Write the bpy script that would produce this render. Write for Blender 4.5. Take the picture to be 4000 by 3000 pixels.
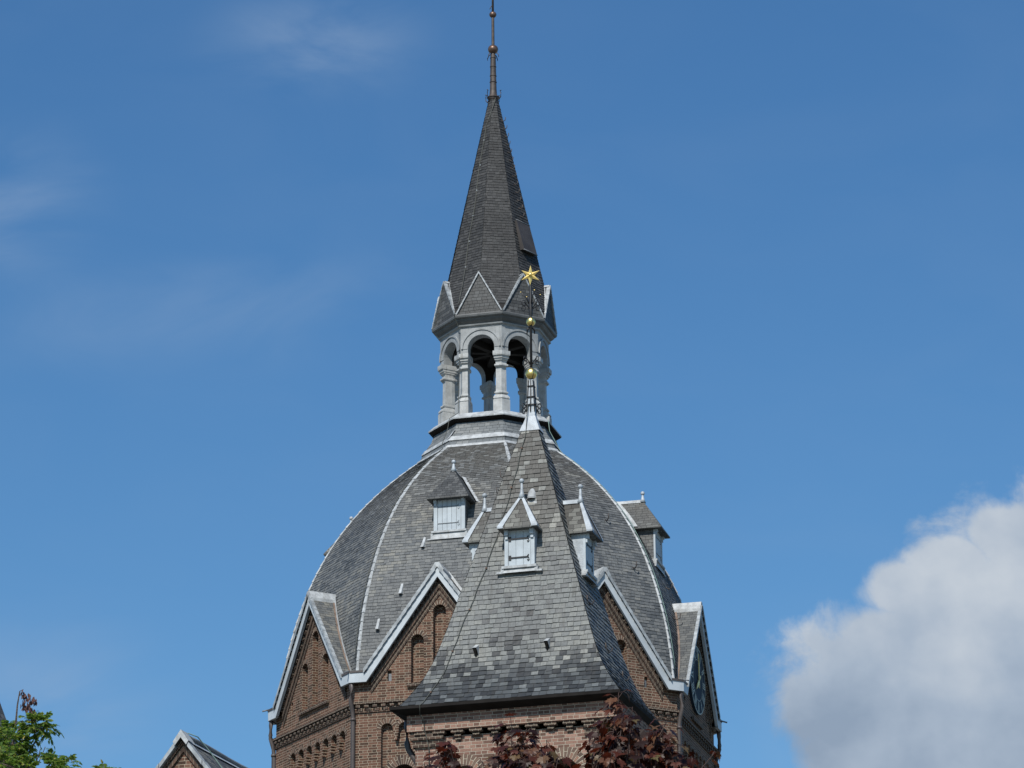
import bpy, bmesh, math, random
from mathutils import Vector, Matrix
from mathutils.geometry import tessellate_polygon
R = math.radians
sc = bpy.context.scene
for o in list(bpy.data.objects): bpy.data.objects.remove(o)

# ------------------------------------------------------------------ camera
GZ = -1.6                                   # ground; the camera stands at the origin, eye height 1.6 m
cam = bpy.data.cameras.new('camera'); co = bpy.data.objects.new('camera', cam); sc.collection.objects.link(co)
pitch, yaw, roll = R(19.0047), R(0.29046), R(-0.39983)
fwd = Vector((math.sin(yaw)*math.cos(pitch), math.cos(yaw)*math.cos(pitch), math.sin(pitch)))
r0 = Vector((math.cos(yaw), -math.sin(yaw), 0)); u0 = r0.cross(fwd)
rt = r0*math.cos(roll) + u0*math.sin(roll); up = u0*math.cos(roll) - r0*math.sin(roll)
m = Matrix.Identity(4)
for i in range(3): m[i][0], m[i][1], m[i][2] = rt[i], up[i], -fwd[i]
co.matrix_world = m
cam.sensor_width = 36; cam.lens = 126.0; cam.clip_start = 0.5; cam.clip_end = 6000
sc.camera = co
sc.render.resolution_x, sc.render.resolution_y = 1024, 768
sc.view_settings.view_transform = 'Standard'; sc.view_settings.look = 'None'
sc.view_settings.exposure = 0; sc.view_settings.gamma = 1

# ------------------------------------------------------------------ node helper
class NT:
    def __init__(s, tree): s.t = tree; s.n = tree.nodes; s.l = tree.links
    def new(s, kind, **kw):
        n = s.n.new(kind)
        for k, v in kw.items(): setattr(n, k, v)
        return n
    def link(s, a, b): s.l.new(a, b)
    def put(s, sock, v):
        if hasattr(v, 'is_linked') or hasattr(v, 'links'): s.l.new(v, sock)
        else: sock.default_value = v
    def math(s, op, a, b=0.0, c=0.0, clamp=False):
        n = s.new('ShaderNodeMath', operation=op, use_clamp=clamp)
        for i, v in enumerate((a, b, c)): s.put(n.inputs[i], v)
        return n.outputs[0]
    def sstep(s, v, lo, hi, a=0.0, b=1.0):
        n = s.new('ShaderNodeMapRange', interpolation_type='SMOOTHSTEP')
        s.put(n.inputs[0], v); n.inputs[1].default_value = lo; n.inputs[2].default_value = hi
        n.inputs[3].default_value = a; n.inputs[4].default_value = b
        return n.outputs[0]
    def mix(s, f, a, b, mode='MIX'):
        n = s.new('ShaderNodeMix', data_type='RGBA', blend_type=mode)
        s.put(n.inputs[0], f); s.put(n.inputs[6], a); s.put(n.inputs[7], b)
        return n.outputs[2]
    def noise(s, vec, scale, detail=4, rough=.55, dim='3D', dist=0):
        n = s.new('ShaderNodeTexNoise', noise_dimensions=dim)
        if vec is not None: s.link(vec, n.inputs['Vector'])
        n.inputs['Scale'].default_value = scale; n.inputs['Detail'].default_value = detail
        n.inputs['Roughness'].default_value = rough; n.inputs['Distortion'].default_value = dist
        return n.outputs['Fac']
    def ramp(s, f, pts, interp='LINEAR'):
        n = s.new('ShaderNodeValToRGB'); n.color_ramp.interpolation = interp
        e = n.color_ramp.elements
        while len(e) < len(pts): e.new(.5)
        for q, (p, c) in zip(e, pts): q.position = p; q.color = (*c, 1) if len(c) == 3 else c
        s.put(n.inputs[0], f); return n.outputs[0]
    def mapv(s, vec, scale=(1, 1, 1), loc=(0, 0, 0)):
        n = s.new('ShaderNodeMapping'); s.link(vec, n.inputs[0])
        n.inputs['Location'].default_value = loc; n.inputs['Scale'].default_value = scale
        return n.outputs[0]

# ------------------------------------------------------------------ sky, clouds, sun
SUN_AZ, SUN_EL = -18.0, 46.0                # sun behind the camera, a little to its left
w = bpy.data.worlds.new('World'); sc.world = w; w.use_nodes = True
N = NT(w.node_tree); N.n.clear()
sky = N.new('ShaderNodeTexSky', sky_type='NISHITA', sun_disc=False)
sky.sun_elevation = R(SUN_EL); sky.sun_rotation = R(180 - SUN_AZ)
sky.air_density = 1.0; sky.dust_density = 0.3; sky.ozone_density = 3.0; sky.altitude = 0
tc = N.new('ShaderNodeTexCoord'); sep = N.new('ShaderNodeSeparateXYZ'); N.link(tc.outputs['Generated'], sep.inputs[0])
yy = N.math('MAXIMUM', sep.outputs[1], 0.02)
az = N.math('DIVIDE', sep.outputs[0], yy); el = N.math('DIVIDE', sep.outputs[2], yy)
cv = N.new('ShaderNodeCombineXYZ'); N.link(az, cv.inputs[0]); N.link(el, cv.inputs[1]); cvec = cv.outputs[0]
def blob(x, y, rx, ry):
    dx = N.math('DIVIDE', N.math('SUBTRACT', az, x), rx); dy = N.math('DIVIDE', N.math('SUBTRACT', el, y), ry)
    d = N.math('SQRT', N.math('ADD', N.math('MULTIPLY', dx, dx), N.math('MULTIPLY', dy, dy)))
    return N.math('SUBTRACT', 1.0, d)
shape = None
for b in ((.150, .262, .046, .046), (.176, .290, .036, .029), (.112, .2520, .036, .026), (.128, .232, .036, .034),
          (.150, .222, .050, .052), (.096, .2480, .020, .014), (.133, .280, .026, .015), (.121, .280, .018, .011), (.132, .288, .017, .011), (.150, .297, .016, .012), (.21, .25, .07, .08), (.115, .265, .024, .014), (.108, .232, .022, .016)):
    v = blob(*b); shape = v if shape is None else N.math('MAXIMUM', shape, v)
n1 = N.noise(cvec, 34, 8, .60, dist=.5); n2 = N.noise(cvec, 110, 6, .65)
edge = N.math('ADD', shape, N.math('ADD', N.math('MULTIPLY', N.math('SUBTRACT', n1, .5), 1.25), N.math('MULTIPLY', N.math('SUBTRACT', n2, .5), .35)))
cmask = N.sstep(edge, -.08, .34)
n3 = N.noise(N.mapv(cvec, loc=(3, 1, 0)), 26, 5, .5); n4 = N.noise(N.mapv(cvec, loc=(2.9930, 1.0085, 0)), 26, 5, .5)      # billows: lit towards the sun, shaded away from it
n5 = N.noise(N.mapv(cvec, loc=(1, 2, 0)), 13, 3, .5)
lum = N.math('ADD', N.math('MULTIPLY', N.math('SUBTRACT', n3, n4), 1.15), N.math('ADD', N.math('MULTIPLY', N.math('SUBTRACT', n5, .5), 1.1), N.sstep(el, .232, .280, .26, .70)))
ccol = N.ramp(lum, [(.12, (.275, .355, .47)), (.42, (.375, .455, .565)), (.70, (.49, .555, .64)), (1, (.61, .66, .715))])
# thin cirrus, drawn out along the wind
cr = N.new('ShaderNodeMapping'); N.link(cvec, cr.inputs[0]); cr.inputs['Rotation'].default_value = (0, 0, R(24)); cr.inputs['Scale'].default_value = (9, 19, 1)
ci = N.noise(cr.outputs[0], 1.6, 6, .52, dist=.6)
ci2 = N.noise(N.mapv(cvec, (5, 8, 1), (.7, .3, 0)), 1.5, 3, .5)
vA = N.sstep(blob(-.156, .405, .050, .036), 0, .8); vB = N.sstep(blob(-.078, .368, .11, .026), 0, 1, 0, .34)
vC = N.sstep(blob(-.055, .455, .045, .025), 0, 1, 0, .6); vD = N.sstep(blob(-.13, .245, .05, .04), 0, 1, 0, .7); vE = N.sstep(blob(.088, .243, .02, .025), 0, 1, 0, .6)
reg = N.math('ADD', vA, N.math('ADD', vB, N.math('ADD', vC, N.math('ADD', vD, vE))), clamp=True)
cmask2 = N.math('MULTIPLY', N.math('MULTIPLY', N.sstep(ci, .30, .74), N.sstep(ci2, .22, .60)), N.math('ADD', .04, N.math('MULTIPLY', reg, .66)))
SKY_STRENGTH = 0.10
ss = N.new('ShaderNodeSeparateColor'); N.link(sky.outputs[0], ss.inputs[0]); sj = N.new('ShaderNodeCombineColor')
for i, (p_, k_) in enumerate(((1.28, .93), (1.09, 1.015), (.95, 1.055))):      # clear, deep blue northern air
    v = N.math('MINIMUM', N.math('MULTIPLY', ss.outputs[i], SKY_STRENGTH), .8)
    N.link(N.math('MULTIPLY', N.math('POWER', v, p_), k_/SKY_STRENGTH), sj.inputs[i])
skyc = sj.outputs[0]
def over(base, f, col):                     # clouds are given as display-scaled radiance
    k = 1.0/SKY_STRENGTH
    c = N.mix(1.0, col, (k, k, k, 1), 'MULTIPLY') if not isinstance(col, tuple) else tuple(x*k for x in col[:3]) + (1,)
    return N.mix(f, base, c)
fin = over(over(skyc, cmask2, (.33, .44, .60, 1)), cmask, ccol)
bg = N.new('ShaderNodeBackground'); N.link(fin, bg.inputs[0]); bg.inputs[1].default_value = SKY_STRENGTH
wo = N.new('ShaderNodeOutputWorld'); N.link(bg.outputs[0], wo.inputs[0])

sl = bpy.data.lights.new('sun', 'SUN'); sl.energy = 4.6; sl.angle = R(.53); sl.color = (1, .955, .88)
so = bpy.data.objects.new('sun', sl); sc.collection.objects.link(so)
sd = Vector((math.sin(R(SUN_AZ))*math.cos(R(SUN_EL)), -math.cos(R(SUN_AZ))*math.cos(R(SUN_EL)), math.sin(R(SUN_EL))))
so.rotation_euler = sd.to_track_quat('Z', 'Y').to_euler(); so.location = (-20, -30, 60)

# ------------------------------------------------------------------ materials
def new_mat(name):
    mt = bpy.data.materials.new(name); mt.use_nodes = True
    n = NT(mt.node_tree); b = n.n['Principled BSDF']; return mt, n, b
def setb(b, **kw):
    for k, v in kw.items(): b.inputs[k].default_value = v
def plain(name, col, rough=.6, metal=0, var=.25, scale=3.0, streak=0.0, bump=0.0, spec=.5, dirt=None):
    mt, n, b = new_mat(name); g = n.new('ShaderNodeNewGeometry').outputs['Position']
    f = n.noise(g, scale, 6, .6)
    c = n.mix(n.sstep(f, .3, .7), tuple(x*(1-var) for x in col)+(1,), tuple(min(1, x*(1+var)) for x in col)+(1,))
    if streak:
        s = n.noise(n.mapv(g, (9, 9, .9)), 1.3, 5, .6)
        c = n.mix(n.sstep(s, .5, .75, 0, streak), c, (dirt or tuple(x*.45 for x in col))+(1,))
    n.link(c, b.inputs['Base Color']); setb(b, Roughness=rough, Metallic=metal)
    b.inputs['Specular IOR Level'].default_value = spec
    if bump:
        bn = n.new('ShaderNodeBump'); n.link(n.noise(g, scale*6, 5, .6), bn.inputs['Height']); bn.inputs['Distance'].default_value = bump
        n.link(bn.outputs[0], b.inputs['Normal'])
    return mt
def slate(name, bw, rh, tones, stain=(.05, .05, .05), stain_amt=.35, rough=.5, gap=.007, foot=None, nails=.0, bump=.025, brown=None, island=False):
    mt, n, b = new_mat(name)
    uv = n.new('ShaderNodeUVMap').outputs[0]; g = n.new('ShaderNodeNewGeometry').outputs['Position']
    # rows run a little uneven, as hand-laid slates do
    su = n.new('ShaderNodeSeparateXYZ'); n.link(uv, su.inputs[0])
    wob = n.math('MULTIPLY', n.math('SUBTRACT', n.noise(n.mapv(uv, (1, 1, 1)), 2.3, 3), .5), rh*.35)
    row = n.math('FLOOR', n.math('DIVIDE', n.math('ADD', su.outputs[1], wob), rh))
    wn = n.new('ShaderNodeTexWhiteNoise', noise_dimensions='1D'); n.link(row, wn.inputs['W'])
    uu = n.math('ADD', su.outputs[0], n.math('MULTIPLY', wn.outputs[0], bw*.45))
    uu = n.math('ADD', uu, n.math('MULTIPLY', n.math('SUBTRACT', n.noise(uv, 4.5, 2), .5), bw*.9))
    cb = n.new('ShaderNodeCombineXYZ'); n.link(uu, cb.inputs[0]); vv = n.math('ADD', su.outputs[1], wob); n.link(vv, cb.inputs[1])
    br = n.new('ShaderNodeTexBrick', offset=.5, offset_frequency=2); n.link(cb.outputs[0], br.inputs['Vector'])
    for k, v in (('Scale', 1), ('Brick Width', bw), ('Row Height', rh), ('Mortar Size', gap*.5), ('Mortar Smooth', .3), ('Bias', 0)): br.inputs[k].default_value = v
    br.inputs['Color1'].default_value = (0, 0, 0, 1); br.inputs['Color2'].default_value = (1, 1, 1, 1); br.inputs['Mortar'].default_value = (.5, .5, .5, 1)
    rv = n.new('ShaderNodeSeparateColor'); n.link(br.outputs['Color'], rv.inputs[0]); r = rv.outputs[0]
    if island: r = n.new('ShaderNodeNewGeometry').outputs['Random Per Island']
    big = n.noise(g, .55, 4, .6); r2 = n.math('ADD', n.math('MULTIPLY', r, .62), n.math('MULTIPLY', n.sstep(big, .3, .7), .38))
    c = n.ramp(r2, tones)
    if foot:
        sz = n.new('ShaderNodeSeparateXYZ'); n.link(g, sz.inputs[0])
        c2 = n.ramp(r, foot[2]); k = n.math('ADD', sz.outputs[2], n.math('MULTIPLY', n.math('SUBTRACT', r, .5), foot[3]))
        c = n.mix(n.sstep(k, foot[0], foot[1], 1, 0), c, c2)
    if brown:                                # weathered brownish courses higher up, slate by slate
        sz2 = n.new('ShaderNodeSeparateXYZ'); n.link(g, sz2.inputs[0]); kz = n.math('ADD', sz2.outputs[2], n.math('MULTIPLY', n.math('SUBTRACT', big, .5), 2.5))
        f_ = n.math('MULTIPLY', n.sstep(kz, brown[0], brown[1]), n.sstep(r, .95, .55, 0, .85)); c = n.mix(f_, c, brown[2]+(1,))
    st = n.noise(n.mapv(uv, (5, .9, 1)), 1.6, 6, .65)
    c = n.mix(n.sstep(st, .48, .80, 0, stain_amt), c, stain+(1,))
    li = n.noise(n.mapv(uv, (11, 2.2, 1), (4, 2, 0)), 1.2, 5, .7)
    c = n.mix(n.sstep(li, .62, .80, 0, .30), c, tuple(min(1, x*1.5) for x in tones[-1][1])+(1,))
    c = n.mix(n.math('MULTIPLY', br.outputs['Fac'], .85), c, (.018, .017, .016, 1)) if not island else n.mix(n.sstep(n.noise(uv, 26, 5, .65), .3, .7, 0, .35), c, tuple(x*.8 for x in tones[0][1])+(1,))
    if nails:
        vo = n.new('ShaderNodeTexVoronoi', voronoi_dimensions='2D'); n.link(n.mapv(cb.outputs[0], (1/bw/1.0, 1/rh, 1)), vo.inputs['Vector']); vo.inputs['Scale'].default_value = .5; vo.inputs['Randomness'].default_value = .5
        c = n.mix(n.math('MULTIPLY', n.math('LESS_THAN', vo.outputs['Distance'], .09), nails), c, (.6, .58, .5, 1))
    fr = n.math('SUBTRACT', 1.0, n.math('FRACT', n.math('DIVIDE', vv, rh)))
    hh = n.math('ADD', n.math('MULTIPLY', fr, .7), n.math('MULTIPLY', r, .25)); hh = n.math('SUBTRACT', hh, n.math('MULTIPLY', br.outputs['Fac'], .5))
    hh = n.math('ADD', hh, n.math('MULTIPLY', n.noise(uv, 22, 4), .25))
    if island: hh = n.math('ADD', n.noise(uv, 14, 5, .6), n.math('MULTIPLY', r, 0)); bump = .012
    bn = n.new('ShaderNodeBump'); n.link(hh, bn.inputs['Height']); bn.inputs['Distance'].default_value = bump; bn.inputs['Strength'].default_value = .8
    n.link(bn.outputs[0], b.inputs['Normal'])
    b.inputs['Specular IOR Level'].default_value = .22; n.link(c, b.inputs['Base Color']); n.link(n.math('ADD', n.math('MULTIPLY', r, .15), rough-.02), b.inputs['Roughness'])
    return mt
def brick(name, tones, mortar, bond=True, bw=.22, rh=.062, gap=.011, dirt=.35, big_scale=.5):
    mt, n, b = new_mat(name)
    uv = n.new('ShaderNodeUVMap').outputs[0]; g = n.new('ShaderNodeNewGeometry').outputs['Position']
    br = n.new('ShaderNodeTexBrick', offset=.25 if bond else .5, offset_frequency=2, squash=.5 if bond else 1, squash_frequency=2)
    wv = n.new('ShaderNodeVectorMath', operation='ADD'); n.link(uv, wv.inputs[0])
    nz = n.new('ShaderNodeTexNoise'); n.link(uv, nz.inputs['Vector']); nz.inputs['Scale'].default_value = 7
    sc_ = n.new('ShaderNodeVectorMath', operation='SCALE'); n.link(nz.outputs['Color'], sc_.inputs[0]); sc_.inputs['Scale'].default_value = .012
    n.link(sc_.outputs[0], wv.inputs[1]); n.link(wv.outputs[0], br.inputs['Vector'])
    for k, v in (('Scale', 1), ('Brick Width', bw), ('Row Height', rh), ('Mortar Size', gap*.5), ('Mortar Smooth', .35), ('Bias', 0)): br.inputs[k].default_value = v
    br.inputs['Color1'].default_value = (0, 0, 0, 1); br.inputs['Color2'].default_value = (1, 1, 1, 1); br.inputs['Mortar'].default_value = (.5, .5, .5, 1)
    rv = n.new('ShaderNodeSeparateColor'); n.link(br.outputs['Color'], rv.inputs[0]); r = rv.outputs[0]
    c = n.ramp(n.math('ADD', n.math('MULTIPLY', r, .75), n.math('MULTIPLY', n.noise(g, big_scale, 3), .25)), tones)
    c = n.mix(1.0, c, n.ramp(n.noise(uv, 45, 4), [(.25, (.72, .72, .72)), (.75, (1.2, 1.2, 1.2))]), 'MULTIPLY')
    mc = n.mix(n.noise(g, 1.7, 3), tuple(x*.7 for x in mortar)+(1,), tuple(x*1.15 for x in mortar)+(1,))
    c = n.mix(br.outputs['Fac'], c, mc)
    ef = n.noise(n.mapv(g, (1.1, 1.1, .8), (5, 3, 1)), 1.5, 6, .7)
    c = n.mix(n.sstep(ef, .58, .80, 0, .32), c, (.30, .25, .21, 1))
    d = n.noise(n.mapv(g, (1.6, 1.6, .7)), .9, 6, .65)
    c = n.mix(n.sstep(d, .5, .78, 0, dirt), c, (.035, .028, .024, 1))
    n.link(c, b.inputs['Base Color']); setb(b, Roughness=.85); b.inputs['Specular IOR Level'].default_value = .25
    hh = n.math('ADD', n.math('SUBTRACT', 1.0, br.outputs['Fac']), n.math('MULTIPLY', n.noise(uv, 60, 3), .35))
    bn = n.new('ShaderNodeBump'); n.link(hh, bn.inputs['Height']); bn.inputs['Distance'].default_value = .008; n.link(bn.outputs[0], b.inputs['Normal'])
    return mt
def leafmat(name, tones, rough=.4, trans=.35, tcol=(.3, .05, .02)):
    mt, n, b = new_mat(name)
    g = n.new('ShaderNodeNewGeometry'); c = n.ramp(g.outputs['Random Per Island'], tones)
    c = n.mix(n.sstep(n.noise(g.outputs['Position'], 60, 3), .35, .7, 0, .35), c, tuple(x*.5 for x in tones[0][1])+(1,))
    n.link(c, b.inputs['Base Color']); setb(b, Roughness=rough); b.inputs['Specular IOR Level'].default_value = .35
    tr = n.new('ShaderNodeBsdfTranslucent'); n.link(n.mix(.5, c, tcol+(1,)), tr.inputs[0])
    mx = n.new('ShaderNodeMixShader'); mx.inputs[0].default_value = trans
    n.link(b.outputs[0], mx.inputs[1]); n.link(tr.outputs[0], mx.inputs[2]); n.link(mx.outputs[0], n.n['Material Output'].inputs[0])
    return mt

M = {}
M['slate_dome'] = slate('slate_dome', .15, .088, [(.03, (.052, .058, .064)), (.4, (.092, .098, .100)), (.7, (.134, .138, .134)), (.97, (.185, .18, .158))], stain=(.040, .045, .052), stain_amt=.55, brown=(24.2, 27.2, (.088, .080, .066)))
M['slate_dome_laid'] = slate('slate_dome_laid', .15, .088, [(.02, (.066, .073, .079)), (.35, (.124, .132, .136)), (.7, (.176, .182, .180)), (.98, (.245, .24, .215))], stain=(.046, .051, .058), stain_amt=.5, brown=(24.4, 27.2, (.106, .100, .088)), island=True)
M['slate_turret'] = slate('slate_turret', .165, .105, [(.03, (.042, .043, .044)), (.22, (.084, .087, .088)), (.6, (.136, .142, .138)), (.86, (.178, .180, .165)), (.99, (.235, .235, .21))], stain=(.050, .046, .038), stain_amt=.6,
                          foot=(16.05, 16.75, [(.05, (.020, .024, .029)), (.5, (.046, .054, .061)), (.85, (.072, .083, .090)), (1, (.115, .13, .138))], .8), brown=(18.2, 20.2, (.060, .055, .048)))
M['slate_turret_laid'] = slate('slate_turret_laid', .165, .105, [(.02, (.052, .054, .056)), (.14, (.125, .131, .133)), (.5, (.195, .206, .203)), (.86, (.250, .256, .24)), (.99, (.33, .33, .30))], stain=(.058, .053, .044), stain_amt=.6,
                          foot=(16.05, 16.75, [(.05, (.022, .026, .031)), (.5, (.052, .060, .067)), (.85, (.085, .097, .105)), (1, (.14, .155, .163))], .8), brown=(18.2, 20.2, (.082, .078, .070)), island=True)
M['slate_spire'] = slate('slate_spire', .13, .085, [(.05, (.044, .046, .047)), (.5, (.066, .069, .070)), (.95, (.12, .124, .125))], stain=(.03, .03, .03), stain_amt=.4, rough=.55)
M['slate_spire_laid'] = slate('slate_spire_laid', .13, .085, [(.03, (.030, .031, .032)), (.5, (.050, .051, .052)), (.9, (.078, .079, .080)), (1, (.13, .132, .132))], stain=(.030, .029, .028), stain_amt=.5, rough=.55, island=True)
M['slate_drum'] = slate('slate_drum', .17, .095, [(.05, (.100, .112, .120)), (.5, (.145, .160, .168)), (.95, (.215, .225, .225))], stain=(.08, .085, .09), stain_amt=.3)
M['brick'] = brick('brick', [(.1, (.046, .028, .020)), (.35, (.094, .050, .034)), (.65, (.138, .070, .047)), (.95, (.188, .105, .075))], (.43, .365, .275), gap=.0115)
M['brick_pale'] = brick('brick_pale', [(.1, (.10, .06, .045)), (.4, (.19, .105, .08)), (.7, (.28, .165, .125)), (.95, (.38, .24, .19))], (.52, .46, .37), dirt=.45, big_scale=1.1)
M['brick_dark'] = brick('brick_dark', [(.1, (.035, .026, .022)), (.5, (.065, .042, .033)), (.95, (.12, .075, .055))], (.36, .31, .24), bond=False, bw=.11)
M['voussoir'] = brick('voussoir', [(.1, (.06, .042, .034)), (.5, (.11, .070, .052)), (.95, (.18, .11, .08))], (.46, .40, .31), bond=False, bw=.30, rh=.065, gap=.014)
M['voussoir_pale'] = brick('voussoir_pale', [(.1, (.09, .06, .05)), (.5, (.18, .12, .09)), (.95, (.32, .17, .12))], (.55, .49, .38), bond=False, bw=.26, rh=.065, gap=.012)
M['fascia'] = plain('painted_fascia', (.445, .49, .525), .5, var=.12, scale=2, streak=.45, dirt=(.34, .36, .36))
M['lead'] = plain('lead_flashing', (.37, .41, .445), .5, var=.22, scale=5, streak=.4, dirt=(.27, .28, .28), bump=.006)
M['lead_white'] = plain('weathered_lead', (.375, .395, .405), .6, var=.26, scale=7, streak=.6, dirt=(.20, .195, .18), bump=.006)
M['verge'] = plain('verge_slate', (.31, .335, .35), .5, var=.3, scale=7, streak=.3)
M['lead_dark'] = plain('dark_lead', (.16, .17, .18), .5, var=.25, scale=5, streak=.4)
M['zinc'] = plain('zinc_column', (.385, .395, .39), .55, var=.18, scale=5, streak=.75, dirt=(.19, .185, .17), bump=.004)
M['zinc_grey'] = plain('zinc_arcade', (.265, .28, .285), .55, var=.2, scale=4, streak=.6, bump=.004)
M['cornice'] = plain('zinc_cornice', (.105, .11, .112), .5, var=.2, scale=3, streak=.35, bump=.004)
M['shutter'] = plain('shutter_paint', (.42, .47, .505), .55, var=.10, scale=4, streak=.4, dirt=(.25, .27, .275))
M['iron'] = plain('wrought_iron', (.018, .018, .02), .5, var=.2)
M['old_iron'] = plain('weathered_iron', (.06, .05, .045), .6, var=.3)
M['copper'] = plain('aged_copper', (.060, .048, .042), .6, metal=.1, var=.35, scale=9, streak=.35, dirt=(.14, .14, .12))
M['copper_ball'] = plain('bronzed_ball', (.15, .095, .07), .42, metal=.6, var=.25, scale=9)
M['gold'] = plain('gilding', (1.0, .74, .27), .34, metal=1.0, var=.07, scale=14, bump=.002)
M['gold_flat'] = plain('gilt_paint', (.95, .70, .24), .42, metal=.5, var=.08, scale=10)
M['pipe'] = plain('brown_downpipe', (.075, .062, .058), .5, var=.2)
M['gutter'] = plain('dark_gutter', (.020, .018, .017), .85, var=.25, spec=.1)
M['rust'] = plain('rusty_valley', (.17, .12, .09), .7, var=.3, scale=6)
M['hatch'] = plain('brown_hatch', (.045, .040, .038), .6, var=.2, streak=.3)
M['underlay'] = plain('roof_underlay', (.016, .015, .015), .9, var=.2)
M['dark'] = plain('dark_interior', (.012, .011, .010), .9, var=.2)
M['glass'] = plain('window_glass', (.02, .026, .03), .08, var=.2)
M['cable'] = plain('copper_cable', (.17, .26, .23), .6, var=.25, scale=4)
M['cable_dark'] = plain('old_cable', (.07, .075, .065), .6, var=.25)
M['dial'] = plain('clock_dial', (.018, .030, .050), .7, var=.15, spec=.2)
M['numeral'] = plain('clock_numeral', (.44, .45, .37), .5, var=.1)
M['bark'] = plain('bark', (.085, .065, .05), .9, var=.4, scale=14, bump=.02)
M['twig'] = plain('reddish_twig', (.055, .030, .024), .7, var=.3, scale=14)
M['maple'] = leafmat('maple_leaf', [(0, (.018, .008, .005)), (.33, (.034, .011, .007)), (.58, (.070, .018, .010)), (.78, (.120, .034, .018)), (.91, (.15, .070, .035)), (1, (.12, .10, .04))], .46, .30, (.30, .045, .015))
M['green'] = leafmat('ash_leaf', [(0, (.085, .165, .034)), (.45, (.15, .27, .05)), (.8, (.25, .36, .065)), (.96, (.38, .40, .08)), (1, (.48, .36, .09))], .5, .5, (.30, .45, .04))
M['seed'] = plain('dry_seed', (.085, .04, .035), .8, var=.4, scale=20)
M['ground'] = plain('ground', (.13, .13, .11), .9, var=.3, scale=.4)

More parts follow.
